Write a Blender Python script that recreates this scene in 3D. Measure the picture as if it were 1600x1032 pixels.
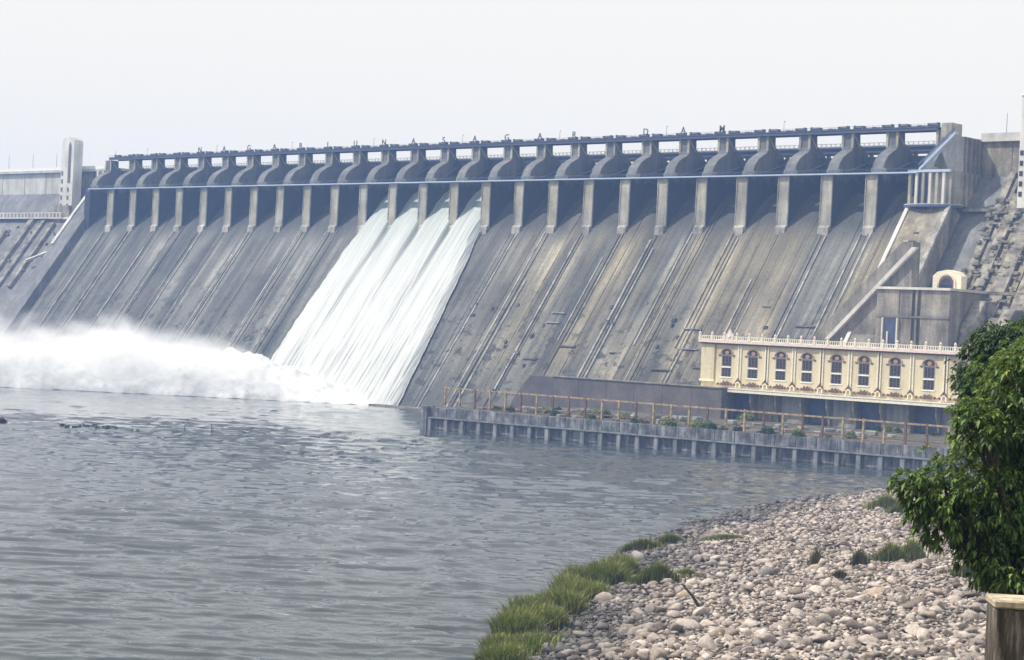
import bpy, bmesh, math, random
import numpy as np
from mathutils import Vector, Matrix
R = math.radians
random.seed(7); rng = np.random.default_rng(7)
scn = bpy.context.scene
col = scn.collection
for o in list(bpy.data.objects): bpy.data.objects.remove(o)

# ------------------------------------------------------------------ camera
CAM = Vector((594.3, -583.6, 32.1)); YAW, PIT, ROL = R(-42.76), R(-0.05), R(2.8)
fw = Vector((math.sin(YAW)*math.cos(PIT), math.cos(YAW)*math.cos(PIT), math.sin(PIT)))
r0 = Vector((math.cos(YAW), -math.sin(YAW), 0)); u0 = r0.cross(fw)
rt = r0*math.cos(ROL) + u0*math.sin(ROL); up = u0*math.cos(ROL) - r0*math.sin(ROL)
cd = bpy.data.cameras.new('camera'); cam = bpy.data.objects.new('camera', cd); col.objects.link(cam)
cd.sensor_width = 36; cd.lens = 36*3100/1600; cd.clip_start = 0.5; cd.clip_end = 9000
cam.matrix_world = Matrix(((rt.x, up.x, -fw.x, CAM.x), (rt.y, up.y, -fw.y, CAM.y), (rt.z, up.z, -fw.z, CAM.z), (0, 0, 0, 1)))
scn.camera = cam
# ------------------------------------------------------------------ sky, sun, exposure
SUN_EL, SUN_AZ = R(52), R(228)          # azimuth clockwise from +Y
w = bpy.data.worlds.new('World'); scn.world = w; w.use_nodes = True
nt = w.node_tree; nt.nodes.clear()
wo = nt.nodes.new('ShaderNodeOutputWorld'); bg = nt.nodes.new('ShaderNodeBackground')
sky = nt.nodes.new('ShaderNodeTexSky'); sky.sky_type = 'NISHITA'; sky.sun_disc = False
sky.sun_elevation = SUN_EL; sky.sun_rotation = SUN_AZ; sky.dust_density = 6; sky.air_density = 1.5
hs = nt.nodes.new('ShaderNodeHueSaturation'); hs.inputs['Saturation'].default_value = 0.25
mx = nt.nodes.new('ShaderNodeMix'); mx.data_type = 'RGBA'; mx.inputs[0].default_value = 0.92
mx.inputs[7].default_value = (6.95, 6.8, 6.45, 1)       # thick bright overcast
nt.links.new(sky.outputs[0], hs.inputs['Color']); nt.links.new(hs.outputs[0], mx.inputs[6])
nt.links.new(mx.outputs[2], bg.inputs[0]); bg.inputs[1].default_value = 0.1
nt.links.new(bg.outputs[0], wo.inputs[0])
sd = bpy.data.lights.new('sun', 'SUN'); sun = bpy.data.objects.new('sun', sd); col.objects.link(sun)
sd.energy = 3.5; sd.angle = R(1.2); sd.color = (1, .94, .85)
sdir = Vector((math.sin(SUN_AZ)*math.cos(SUN_EL), math.cos(SUN_AZ)*math.cos(SUN_EL), math.sin(SUN_EL)))
sun.rotation_euler = sdir.to_track_quat('Z', 'Y').to_euler(); sun.location = (0, -200, 400)
vs = scn.view_settings; vs.view_transform = 'Standard'; vs.look = 'None'; vs.exposure = .6; vs.gamma = 1
scn.render.engine = 'CYCLES'
scn.cycles.volume_bounces = 5; scn.cycles.max_bounces = 8; scn.cycles.transparent_max_bounces = 8
scn.cycles.use_denoising = True
scn.cycles.volume_step_rate = 1.0; scn.cycles.volume_max_steps = 128

# ------------------------------------------------------------------ helpers
def tag(o, label=None, cat=None, group=None, kind=None):
    if label: o['label'] = label
    if cat: o['category'] = cat
    if group: o['group'] = group
    if kind: o['kind'] = kind
    return o
def empty(name, loc=(0, 0, 0), rz=0, **k):
    o = bpy.data.objects.new(name, None); col.objects.link(o); o.location = loc; o.rotation_euler = (0, 0, rz)
    o.empty_display_size = 1
    return tag(o, **k)
def mob(name, me, parent=None, loc=(0, 0, 0), rz=0, mat=None):
    o = bpy.data.objects.new(name, me); col.objects.link(o); o.location = loc; o.rotation_euler = (0, 0, rz)
    if parent is not None: o.parent = parent
    if mat and not me.materials: me.materials.append(mat)
    return o
class MB:
    def __init__(s): s.v = []; s.f = []
    def add(s, vs, fs):
        n = len(s.v); s.v += [tuple(p) for p in vs]; s.f += [tuple(i+n for i in f) for f in fs]; return s
    def box(s, x0, x1, y0, y1, z0, z1):
        return s.add([(x, y, z) for z in (z0, z1) for y in (y0, y1) for x in (x0, x1)],
                     [(0, 2, 3, 1), (4, 5, 7, 6), (0, 1, 5, 4), (2, 6, 7, 3), (0, 4, 6, 2), (1, 3, 7, 5)])
    def frustum(s, x0, x1, y0, y1, z0, z1, t):
        return s.add([(x0, y0, z0), (x1, y0, z0), (x0, y1, z0), (x1, y1, z0), (x0+t, y0+t, z1), (x1-t, y0+t, z1), (x0+t, y1-t, z1), (x1-t, y1-t, z1)],
                     [(0, 2, 3, 1), (4, 5, 7, 6), (0, 1, 5, 4), (2, 6, 7, 3), (0, 4, 6, 2), (1, 3, 7, 5)])
    def prismx(s, prof, x0, x1):                      # profile (y,z), counter-clockwise seen from +X
        n = len(prof)
        return s.add([(x0, y, z) for y, z in prof]+[(x1, y, z) for y, z in prof],
                     [tuple(range(n-1, -1, -1)), tuple(range(n, 2*n))]+[(i, (i+1) % n, n+(i+1) % n, n+i) for i in range(n)])
    def prismy(s, prof, y0, y1):                      # profile (x,z)
        n = len(prof)
        return s.add([(x, y0, z) for x, z in prof]+[(x, y1, z) for x, z in prof],
                     [tuple(range(n)), tuple(range(2*n-1, n-1, -1))]+[(i, n+i, n+(i+1) % n, (i+1) % n) for i in range(n)])
    def prismz(s, prof, z0, z1):
        n = len(prof)
        return s.add([(x, y, z0) for x, y in prof]+[(x, y, z1) for x, y in prof],
                     [tuple(range(n-1, -1, -1)), tuple(range(n, 2*n))]+[(i, (i+1) % n, n+(i+1) % n, n+i) for i in range(n)])
    def tube(s, pts, rad, n=6):
        pts = [Vector(p) for p in pts]; rad = rad if isinstance(rad, (list, tuple)) else [rad]*len(pts)
        vs = []; fs = []
        for i, p in enumerate(pts):
            t = (pts[min(i+1, len(pts)-1)]-pts[max(i-1, 0)]).normalized()
            a = t.cross(Vector((0, 0, 1)) if abs(t.z) < .9 else Vector((1, 0, 0))).normalized(); b = t.cross(a)
            for k in range(n):
                g = 2*math.pi*k/n; vs.append(p+(a*math.cos(g)+b*math.sin(g))*rad[i])
        for i in range(len(pts)-1):
            for k in range(n):
                fs.append((i*n+k, i*n+(k+1) % n, (i+1)*n+(k+1) % n, (i+1)*n+k))
        fs.append(tuple(range(n-1, -1, -1))); fs.append(tuple(range((len(pts)-1)*n, len(pts)*n)))
        return s.add(vs, fs)
    def mesh(s, name, mat, bevel=0, smooth=False):
        me = bpy.data.meshes.new(name); me.from_pydata(s.v, [], s.f); me.update()
        bm = bmesh.new(); bm.from_mesh(me); bmesh.ops.recalc_face_normals(bm, faces=bm.faces)
        if bevel: bmesh.ops.bevel(bm, geom=bm.edges[:], offset=bevel, segments=1, affect='EDGES', clamp_overlap=True)
        bm.to_mesh(me); bm.free()
        if smooth: me.shade_smooth()
        if mat: me.materials.append(mat)
        return me
    def build(s, name, mat, parent=None, loc=(0, 0, 0), rz=0, bevel=0, smooth=False):
        return mob(name, s.mesh(name, mat, bevel, smooth), parent, loc, rz)
def npmesh(name, V, F, mat, smooth=False):           # F: (n,k) index array
    me = bpy.data.meshes.new(name); n, k = F.shape
    me.vertices.add(len(V)); me.vertices.foreach_set('co', np.ascontiguousarray(V, dtype=np.float32).ravel())
    me.loops.add(n*k); me.loops.foreach_set('vertex_index', F.astype(np.int32).ravel())
    me.polygons.add(n); me.polygons.foreach_set('loop_start', np.arange(0, n*k, k, dtype=np.int32))
    me.update(calc_edges=True); me.validate()
    if smooth: me.shade_smooth()
    if mat: me.materials.append(mat)
    return me
# value noise in numpy
_perm = rng.random((256, 256))
def vnoise(x, y):
    xi = np.floor(x).astype(int); yi = np.floor(y).astype(int); fx = x-xi; fy = y-yi
    fx = fx*fx*(3-2*fx); fy = fy*fy*(3-2*fy)
    g = lambda a, b: _perm[a & 255, b & 255]
    return (g(xi, yi)*(1-fx)+g(xi+1, yi)*fx)*(1-fy)+(g(xi, yi+1)*(1-fx)+g(xi+1, yi+1)*fx)*fy
def fbm(x, y, o=4): return sum(vnoise(x*2**i+17*i, y*2**i+5*i)*.5**(i+1) for i in range(o))

# ------------------------------------------------------------------ materials
def newmat(name):
    m = bpy.data.materials.new(name); m.use_nodes = True
    return m, m.node_tree.nodes, m.node_tree.links, m.node_tree.nodes['Principled BSDF']
def noise(N, L, vec, scale, detail=4, rough=.6, w=None):
    n = N.new('ShaderNodeTexNoise'); n.inputs['Scale'].default_value = scale; n.inputs['Detail'].default_value = detail
    n.inputs['Roughness'].default_value = rough
    if vec is not None: L.new(vec, n.inputs['Vector'])
    return n.outputs['Fac']
def mapping(N, L, src, sc=(1, 1, 1), rot=(0, 0, 0), loc=(0, 0, 0)):
    m = N.new('ShaderNodeMapping'); m.inputs['Scale'].default_value = sc; m.inputs['Rotation'].default_value = rot
    m.inputs['Location'].default_value = loc
    L.new(src, m.inputs['Vector']); return m.outputs[0]
def ramp(N, L, fac, stops):
    r = N.new('ShaderNodeValToRGB'); e = r.color_ramp.elements
    while len(e) < len(stops): e.new(.5)
    for k, (p, c) in enumerate(stops):
        e[k].position = p; e[k].color = (*c, 1) if len(c) == 3 else c
    L.new(fac, r.inputs[0]); return r.outputs[0]
def g1(v): return (v, v, v)
def mixc(N, L, fac, a, b, mode='MIX'):
    m = N.new('ShaderNodeMix'); m.data_type = 'RGBA'; m.blend_type = mode
    for sock, x in ((m.inputs[0], fac), (m.inputs[6], a), (m.inputs[7], b)):
        if hasattr(x, 'links'): L.new(x, sock)
        elif isinstance(x, (int, float)): sock.default_value = x
        else: sock.default_value = (*x, 1)
    return m.outputs[2]
def mth(N, L, op, a, b=None, clamp=False):
    m = N.new('ShaderNodeMath'); m.operation = op; m.use_clamp = clamp
    for s, x in ((m.inputs[0], a), (m.inputs[1], b)):
        if x is None: continue
        if hasattr(x, 'links'): L.new(x, s)
        else: s.default_value = x
    return m.outputs[0]
def bump(N, L, P, h, strength=.4, dist=.2):
    b = N.new('ShaderNodeBump'); b.inputs['Strength'].default_value = strength; b.inputs['Distance'].default_value = dist
    L.new(h, b.inputs['Height']); L.new(b.outputs[0], P.inputs['Normal'])
def wpos(N):
    return N.new('ShaderNodeNewGeometry').outputs['Position']
def concrete(name, dark, mid, light, streak=True, scale=1.0, rough=.9, bmp=.35, warm=None):
    m, N, L, P = newmat(name); p = wpos(N)
    n1 = noise(N, L, mapping(N, L, p, (.35*scale, .35*scale, .05*scale)), 1.0, 5, .65)     # run-off streaks
    n2 = noise(N, L, p, .12*scale, 5, .6); n3 = noise(N, L, p, 1.3*scale, 4, .7)
    a = mth(N, L, 'ADD', mth(N, L, 'MULTIPLY', n1, .55 if streak else .15), mth(N, L, 'MULTIPLY', n2, .45 if streak else .7))
    a = mth(N, L, 'ADD', a, mth(N, L, 'MULTIPLY', mth(N, L, 'SUBTRACT', n3, .5), .25))
    c = ramp(N, L, a, [(.34, dark), (.5, mid), (.66, light)])
    if warm:
        c = mixc(N, L, ramp(N, L, noise(N, L, p, .03, 3), [(.45, g1(0)), (.62, g1(1))]), c, mixc(N, L, 1.0, c, warm, 'MULTIPLY'))
    L.new(c, P.inputs['Base Color']); P.inputs['Roughness'].default_value = rough
    P.inputs['Specular IOR Level'].default_value = .2
    bump(N, L, P, mth(N, L, 'ADD', n3, n1), bmp, .15)
    return m
def plain(name, c, rough=.6, metal=0, var=.12, sc=2.0):
    m, N, L, P = newmat(name); n = noise(N, L, wpos(N), sc, 4, .65)
    lo = tuple(x*(1-2*var) for x in c); hi = tuple(min(1, x*(1+var)) for x in c)
    L.new(ramp(N, L, n, [(.3, lo), (.65, hi)]), P.inputs['Base Color'])
    P.inputs['Roughness'].default_value = rough; P.inputs['Metallic'].default_value = metal
    return m

def face_material():
    # spillway concrete: long dark/light run-off lines down the slope, eroded patches low down, warmer towards +X
    m, N, L, P = newmat('spillway_concrete'); p = wpos(N)
    fine = noise(N, L, mapping(N, L, p, (1.6, .02, .02)), 1.0, 4, .7)
    wide = noise(N, L, mapping(N, L, p, (.16, .008, .008)), 1.0, 3, .6)
    blot = noise(N, L, mapping(N, L, p, (.05, .03, .03)), 1.0, 5, .6)
    grain = noise(N, L, p, .9, 5, .7)
    a = mth(N, L, 'ADD', mth(N, L, 'MULTIPLY', fine, .27), mth(N, L, 'MULTIPLY', wide, .50))
    a = mth(N, L, 'ADD', a, mth(N, L, 'MULTIPLY', blot, .36))
    a = mth(N, L, 'ADD', a, mth(N, L, 'MULTIPLY', mth(N, L, 'SUBTRACT', grain, .5), .18))
    c = ramp(N, L, a, [(.43, (.042, .044, .044)), (.53, (.092, .094, .088)), (.63, (.165, .165, .148)), (.74, (.36, .35, .31))])
    sep = N.new('ShaderNodeSeparateXYZ'); L.new(p, sep.inputs[0])
    xr = N.new('ShaderNodeMapRange'); xr.inputs[1].default_value = 45; xr.inputs[2].default_value = 95
    L.new(sep.outputs[0], xr.inputs[0])
    wn = ramp(N, L, noise(N, L, mapping(N, L, p, (.05, .004, .004)), 1.0, 2), [(.36, g1(0)), (.50, g1(1))])
    wf = mth(N, L, 'MULTIPLY', xr.outputs[0], wn)
    c = mixc(N, L, mth(N, L, 'MULTIPLY', wf, .8), c, mixc(N, L, 1.0, c, (1.48, 1.28, .97), 'MULTIPLY'))
    sp_ = ramp(N, L, noise(N, L, mapping(N, L, p, (.16, .10, .22)), 1.0, 6, .75), [(.545, g1(0)), (.58, g1(1))])
    sz_ = N.new('ShaderNodeMapRange'); sz_.inputs[1].default_value = 62; sz_.inputs[2].default_value = 22; L.new(sep.outputs[2], sz_.inputs[0])
    c = mixc(N, L, mth(N, L, 'MULTIPLY', mth(N, L, 'MULTIPLY', sp_, sz_.outputs[0]), .85), c, (.028, .026, .024))          # spalled patches
    # wet, algae-dark band by the tail water
    zr = N.new('ShaderNodeMapRange'); zr.inputs[1].default_value = 26; zr.inputs[2].default_value = 4
    L.new(mth(N, L, 'ADD', sep.outputs[2], mth(N, L, 'MULTIPLY', mth(N, L, 'SUBTRACT', grain, .5), 22)), zr.inputs[0])
    c = mixc(N, L, mth(N, L, 'MULTIPLY', zr.outputs[0], .62), c, (.05, .056, .062))
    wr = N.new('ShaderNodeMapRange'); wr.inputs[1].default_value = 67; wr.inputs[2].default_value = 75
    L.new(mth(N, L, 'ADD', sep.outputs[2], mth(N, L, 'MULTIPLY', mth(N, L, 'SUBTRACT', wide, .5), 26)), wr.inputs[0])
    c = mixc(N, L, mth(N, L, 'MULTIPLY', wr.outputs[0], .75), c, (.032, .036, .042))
    L.new(c, P.inputs['Base Color']); P.inputs['Roughness'].default_value = .8; P.inputs['Specular IOR Level'].default_value = .25
    hh = mth(N, L, 'ADD', mth(N, L, 'MULTIPLY', fine, 1.2), grain)
    bump(N, L, P, hh, .5, .35)
    return m
M = {}
M['face'] = face_material()
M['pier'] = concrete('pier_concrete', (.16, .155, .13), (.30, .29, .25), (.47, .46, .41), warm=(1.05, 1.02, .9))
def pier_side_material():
    m = concrete('pier_side_shaded_concrete', (.085, .09, .095), (.135, .14, .145), (.205, .205, .20)); N = m.node_tree.nodes; L = m.node_tree.links; P = N['Principled BSDF']
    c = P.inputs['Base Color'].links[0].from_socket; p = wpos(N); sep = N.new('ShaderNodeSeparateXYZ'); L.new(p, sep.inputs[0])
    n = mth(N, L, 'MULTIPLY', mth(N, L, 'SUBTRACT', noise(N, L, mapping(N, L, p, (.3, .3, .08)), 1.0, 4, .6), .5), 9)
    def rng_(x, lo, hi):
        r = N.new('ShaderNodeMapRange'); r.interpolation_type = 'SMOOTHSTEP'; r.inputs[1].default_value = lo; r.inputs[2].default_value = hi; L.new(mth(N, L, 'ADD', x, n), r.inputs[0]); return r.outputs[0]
    f = mth(N, L, 'MAXIMUM', rng_(sep.outputs[2], 93, 89), mth(N, L, 'MULTIPLY', rng_(sep.outputs[1], 11, 18), .5))     # gate bay shade painted into the walls: below the walkway, fainter upstream
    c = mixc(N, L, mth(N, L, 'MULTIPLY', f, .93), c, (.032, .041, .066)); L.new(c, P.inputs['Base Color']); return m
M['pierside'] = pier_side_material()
M['rib'] = concrete('joint_concrete', (.09, .09, .085), (.27, .26, .24), (.50, .48, .44))
M['abut'] = concrete('abutment_concrete', (.075, .073, .066), (.19, .18, .158), (.34, .325, .285), warm=(1.1, 1.02, .86))
M['abutdark'] = concrete('abutment_face_shaded_concrete', (.09, .092, .095), (.15, .15, .152), (.24, .24, .235))
M['masonry'] = concrete('abutment_masonry', (.11, .10, .085), (.29, .27, .225), (.48, .45, .375), streak=False, scale=2.2, bmp=.8)
M['wallpale'] = concrete('parapet_concrete', (.32, .32, .30), (.46, .46, .43), (.6, .6, .57))
M['towerw'] = concrete('tower_plaster', (.40, .39, .36), (.58, .57, .53), (.72, .71, .67), scale=.8)
M['coping'] = concrete('coping_concrete', (.36, .35, .33), (.52, .5, .46), (.66, .64, .6))
M['training'] = concrete('tailrace_concrete', (.03, .033, .04), (.12, .126, .14), (.36, .37, .39), scale=2.4)
M['buttress'] = concrete('buttress_concrete', (.10, .105, .11), (.2, .21, .22), (.33, .34, .35), scale=2)
M['slab'] = concrete('screen_wall_concrete', (.09, .082, .085), (.135, .12, .115), (.20, .175, .16), streak=False)
M['bluesteel'] = plain('blue_steel', (.08, .11, .20), .5, .2)
M['walkway'] = plain('walkway_paint', (.42, .50, .64), .5)
M['hoistblue'] = plain('hoist_bridge_paint', (.055, .07, .13), .5)
M['gate'] = plain('gate_steel', (.085, .105, .155), .6, 0, .25, .6)
M['dark'] = plain('dark_steel', (.05, .06, .085), .6)
M['cream'] = concrete('cream_render', (.43, .37, .24), (.62, .545, .37), (.68, .605, .42), scale=.9, bmp=.08)
M['creamtrim'] = plain('cream_trim', (.78, .72, .55), .7)
M['pinktrim'] = plain('pink_trim', (.72, .60, .52), .7)
M['brown'] = plain('brown_trim', (.13, .07, .05), .7)
M['white'] = plain('white_frame', (.78, .78, .74), .6)
M['glass'], _n, _l, _p = newmat('window_glass'); _p.inputs['Base Color'].default_value = (.03, .02, .022, 1); _p.inputs['Roughness'].default_value = .15
M['bluedoor'] = plain('blue_shutter', (.035, .05, .10), .5, 0, .2, .5)
M['lowgrey'] = concrete('power_house_base', (.14, .14, .135), (.23, .225, .21), (.36, .35, .32), scale=1.5)
M['rust'] = plain('rusty_paint', (.16, .085, .055), .8, 0, .35, 1.5)
M['ochre'] = plain('ochre_paint', (.33, .25, .14), .75, 0, .35, 1.0)
M['bark'] = plain('bark', (.06, .045, .032), .95, 0, .4, 8)
M['wood'] = plain('driftwood', (.06, .045, .035), .95, 0, .4, 4)

# ------------------------------------------------------------------ river
def river_material():
    m, N, L, P = newmat('river_water'); p = wpos(N)
    rot = (0, 0, -math.atan2(rt.y, rt.x))             # crests run across the channel
    h = mth(N, L, 'ADD', noise(N, L, mapping(N, L, p, (.3, .9, .2), rot), 1.0, 3, .6), mth(N, L, 'MULTIPLY', noise(N, L, mapping(N, L, p, (.08, .3, .2), rot), 1.0, 2, .5), 1.5))
    P.inputs['Base Color'].default_value = (.052, .064, .071, 1); P.inputs['Roughness'].default_value = .07
    P.inputs['IOR'].default_value = 1.33
    bump(N, L, P, h, 1.0, .07)
    return m
M['river'] = river_material()
def waves(x, y):
    c, n = np.array([r0.x, r0.y]), np.array([-r0.y, r0.x]); L_ = x*c[0]+y*c[1]; D_ = x*n[0]+y*n[1]
    def rg(sl, sd, o): q = fbm(L_*sl+o, D_*sd+o*1.7, 3)/.875; return 1-np.abs(2*q-1)
    gust = .45+.9*np.clip(fbm(L_*.006+3, D_*.014+7, 2)/.75, 0, 1)
    w_ = L_*.12                                       # crests wander slightly off straight
    h = 0.68*rg(1/15., 1/4.0, 1.3)**2.4+.26*rg(1/7., 1/2.0, 9.1)**2
    return (h-.22)*gust+.45*(fbm(L_/60., D_/16., 2)-.37)
rows = 1/np.linspace(1/150., 1/760., 640); cols = np.tan(np.radians(np.linspace(-21, 21, 420)))
RR, CC = np.meshgrid(rows, cols, indexing='ij'); vx, vy = math.sin(YAW), math.cos(YAW)
WX = CAM.x+RR*(vx+CC*r0.x); WY = CAM.y+RR*(vy+CC*r0.y); WZ = waves(WX, WY)
fade = np.clip((760-RR)/40, 0, 1)*np.clip((21-np.abs(np.degrees(np.arctan(CC))))/1.5, 0, 1)
WZ = WZ*fade-.06*(1-fade); I = np.arange(639*420).reshape(639, 420)[:, :-1].ravel()
wf = np.stack([I, I+1, I+421, I+420], 1); wv = np.stack([WX, WY, WZ], -1).reshape(-1, 3)
wf = wf[(wv[wf][:, :, 1].max(1) < -50)]               # the dam stands beyond
o = mob('river', npmesh('river', wv, wf, M['river'], True)); o['kind'] = 'structure'
MB().add([(-1600, -1800, -.7), (900, -1800, -.7), (900, -30, -.7), (-1600, -30, -.7)], [(0, 1, 2, 3)]).build('river', M['river'])['kind'] = 'structure'

# ------------------------------------------------------------------ river bank
SH = np.array([[620, -900], [560, -700], [535, -600], [512, -520], [485, -472], [469.8, -451.9], [457.8, -437.9], [449.5, -427.7], [433.8, -399.7], [407, -356.4],
               [386.3, -314.4], [371.1, -277.2], [361.5, -240.7], [361.8, -206.5], [363.7, -181.4], [366.6, -124.7], [372, -60], [380, 80]])
def shore_s(x, y):
    x = np.asarray(x, float); y = np.asarray(y, float); best = np.full(x.shape, 1e9); sg = np.ones(x.shape)
    for (ax, ay), (bx, by) in zip(SH[:-1], SH[1:]):
        dx, dy = bx-ax, by-ay; t = np.clip(((x-ax)*dx+(y-ay)*dy)/(dx*dx+dy*dy), 0, 1)
        px, py = x-ax-t*dx, y-ay-t*dy; d = np.hypot(px, py); cr = dx*(y-ay)-dy*(x-ax)
        m = d < best; best = np.where(m, d, best); sg = np.where(m, np.where(cr < 0, 1, -1), sg)
    return best*sg
def ground_h(x, y):
    s = shore_s(x, y)+(fbm(np.asarray(x)*.08, np.asarray(y)*.08)-.5)*6
    d = np.hypot(np.asarray(x)-CAM.x, np.asarray(y)-CAM.y)
    hb = np.where(s > 0, 5.6*(1-np.exp(-np.maximum(s, 0)/32)), .15*s)
    hill = 30.4-.235*np.maximum(0, d-9)
    k = np.clip((s+4)/30, 0, 1); k = k*k*(3-2*k); hill = hill*k-12*(1-k)
    h = np.maximum(hb, hill)
    return h+(fbm(np.asarray(x)*.05+9, np.asarray(y)*.05)-.47)*1.6*np.clip(s/15, 0, 1)*np.clip((d-20)/60, 0, 1)
gx = np.arange(340, 800, 3.0); gy = np.arange(-860, 60, 3.0)
GX, GY = np.meshgrid(gx, gy); GZ = ground_h(GX, GY)
V = np.stack([GX, GY, np.maximum(GZ, -3)], -1).reshape(-1, 3); nx = len(gx); ny = len(gy)
I = np.arange((ny-1)*nx).reshape(ny-1, nx)[:, :-1].ravel()
def bank_material():
    m, N, L, P = newmat('bank_gravel'); p = wpos(N)
    v = N.new('ShaderNodeTexVoronoi'); v.inputs['Scale'].default_value = 1.6; L.new(p, v.inputs['Vector'])
    c = ramp(N, L, noise(N, L, p, .8, 5, .7), [(.3, (.03, .026, .022)), (.55, (.075, .064, .053)), (.75, (.14, .12, .1))])
    L.new(c, P.inputs['Base Color']); P.inputs['Roughness'].default_value = .95
    bump(N, L, P, v.outputs['Distance'], .8, .3); return m
o = mob('river_bank', npmesh('river_bank', V, np.stack([I, I+1, I+nx+1, I+nx], 1), bank_material(), True)); o['kind'] = 'structure'

# ------------------------------------------------------------------ the dam
S = 18.3; HALF = 13*S; SL = .73
dam = empty('spillway_dam', (0, 0, 0), label='long concrete spillway dam with a row of square piers across the river', cat='dam')
OGEE = [(30, 84), (24, 86.2), (20, 86.9), (16, 86.3), (12, 84.3), (8, 81), (4, 76.9), (0, 72), (-20, 72-20/SL), (-40, 72-40/SL), (-57, 72-57/SL)]
def offset(prof, d):
    out = []
    for i, (y, z) in enumerate(prof):
        a = prof[max(i-1, 0)]; b = prof[min(i+1, len(prof)-1)]; ty, tz = b[0]-a[0], b[1]-a[1]; l = math.hypot(ty, tz)
        out.append((y+(tz/l)*d*1.0, z-(ty/l)*d))
    return out
core = offset(OGEE, -.55)
core = core+[(core[-1][0], -8), (60, -8), (60, core[0][1])]
MB().prismx(core, -HALF-3, HALF+3).build('spillway_core', M['abutdark'], dam)
# face panels: three per bay, joints recessed, each panel standing a little prouder or lower than the next
for k in range(26):
    xc = (k-12.5)*S; cuts = sorted(random.sample((-6.4, -5.1, -3.6, -2.4, -1.1, .4, 1.6, 2.9, 4.2, 5.6, 6.8), random.choice((1, 2, 2, 3))))
    bd = [-9.0]+cuts+[9.0]
    for a, b in zip(bd[:-1], bd[1:]):
        g = random.choice((.03, .06, .14)); pr = random.uniform(-.3, .22)
        MB().prismx(offset(OGEE, pr)+offset(OGEE, -.75)[::-1], a+g, b-g).build('face_panel', M['face'], dam, (xc, 0, 0))
# raised monolith joints running down the face below the piers
ribm = {}
for k in range(1, 26):
    for dx in (-2.0, 1.7):
        t = random.random()
        if t < .25: continue
        y0 = -1.0-(random.random()*18 if t < .6 else 0); y1 = -56+random.choice((0, 0, 10, 24))
        wd = random.choice((.35, .5, .7))
        pr = [(y0, 72+y0/SL), (y1, 72+y1/SL)]
        me = MB().prismx(offset(pr, .38)+offset(pr, -.5)[::-1], -wd/2, wd/2).mesh('joint_rib', M['rib'])
        mob('joint_rib', me, dam, ((k-13)*S+dx+random.uniform(-.5, .5), 0, 0))
# small openings, lips and broken edges in the lower face
for i in range(34):
    x = random.uniform(50, 228); z = random.uniform(18, 44); y = (z-72)*SL
    if i % 3 == 0: MB().box(x-random.uniform(1.5, 5), x+random.uniform(1.5, 5), y-.75, y+1, z-.22, z+.22).build('concrete_lip', M['abutdark'] if i % 2 else M['rib'], dam)
    else:
        w_ = random.uniform(.4, 1.2); MB().prismy([(x-w_, z-.5), (x-w_*.2, z-.9), (x+w_, z-.3), (x+w_*.8, z+.6), (x-w_*.6, z+.5)], y-.7, y+1.2).build('spalled_edge', M['dark'] if i % 2 else M['abutdark'], dam)
# piers
low = [(y, z-1.2) for y, z in OGEE if y >= 0]          # sunk a little into the face
PIER = [(0, 70.8), (0.15, 91.2), (3.0, 91.2), (3.2, 93.2), (4.3, 95.9), (6.4, 98.2), (9.2, 99.8), (11.6, 101.0), (12, 102.4), (12, 106.9), (16.4, 106.9), (16.6, 103.4), (18.8, 102.3), (21.4, 100.6), (23.8, 98.6), (26, 96), (34, 95), (34, 80)]
PIER = PIER+[(24, 84)]+[(y, z) for y, z in low if y not in (0, 30, 24)]
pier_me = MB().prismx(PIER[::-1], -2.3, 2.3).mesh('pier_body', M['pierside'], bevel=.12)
colrib = MB().box(-2.45, -1.55, 11.7, 12.1, 101.6, 106.9).mesh('column_pilaster', M['pier'])
colrib2 = MB().box(1.55, 2.45, 11.7, 12.1, 101.6, 106.9).mesh('column_pilaster', M['pier'])
brace = MB().tube([(2.36, 12.3, 106.4), (2.36, 16.2, 102.4)], .16).mesh('column_brace', M['coping'])
trun = MB().box(-2.7, 2.7, 3.4, 5.4, 92.0, 93.5).mesh('trunnion_block', M['pier'], bevel=.15)
rcol = MB().box(-.6, .6, 27, 28.2, 94.5, 101.4).mesh('bridge_support', M['pier'])
pfront = MB().add([(-2.28, -.12, 71.2), (2.28, -.12, 71.2), (2.28, .12, 91.15), (-2.28, .12, 91.15), (-2.28, .3, 71.2), (2.28, .3, 71.2), (2.28, .5, 91.15), (-2.28, .5, 91.15)], [(0, 1, 2, 3), (4, 7, 6, 5), (0, 4, 5, 1), (3, 2, 6, 7), (0, 3, 7, 4), (1, 5, 6, 2)]).mesh('pier_front', M['pier'])
edge = MB().box(-2.42, -2.05, -.22, .4, 71.5, 91.15).box(2.05, 2.42, -.22, .4, 71.5, 91.15).mesh('front_edge', M['rib'])
foot = MB().prismx([(2, 71.5), (-1.4, 69.2), (-1.1, 72.6), (0.5, 74)], -2.15, 2.15).mesh('pier_foot', M['rib'])
for k in range(0, 27):
    x = (k-13)*S + (1.6 if k == 26 else -1.6 if k == 0 else 0)
    b = mob('pier', pier_me, dam, (x, 0, 0))
    for nm, me in (('pier_front', pfront), ('column_pilaster', colrib), ('column_pilaster', colrib2), ('column_brace', brace), ('trunnion_block', trun), ('bridge_support', rcol), ('front_edge', edge), ('pier_foot', foot)):
        if nm in ('pier_foot', 'front_edge', 'pier_front') and k in (0, 26): continue
        mob(nm, me, b)
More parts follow.
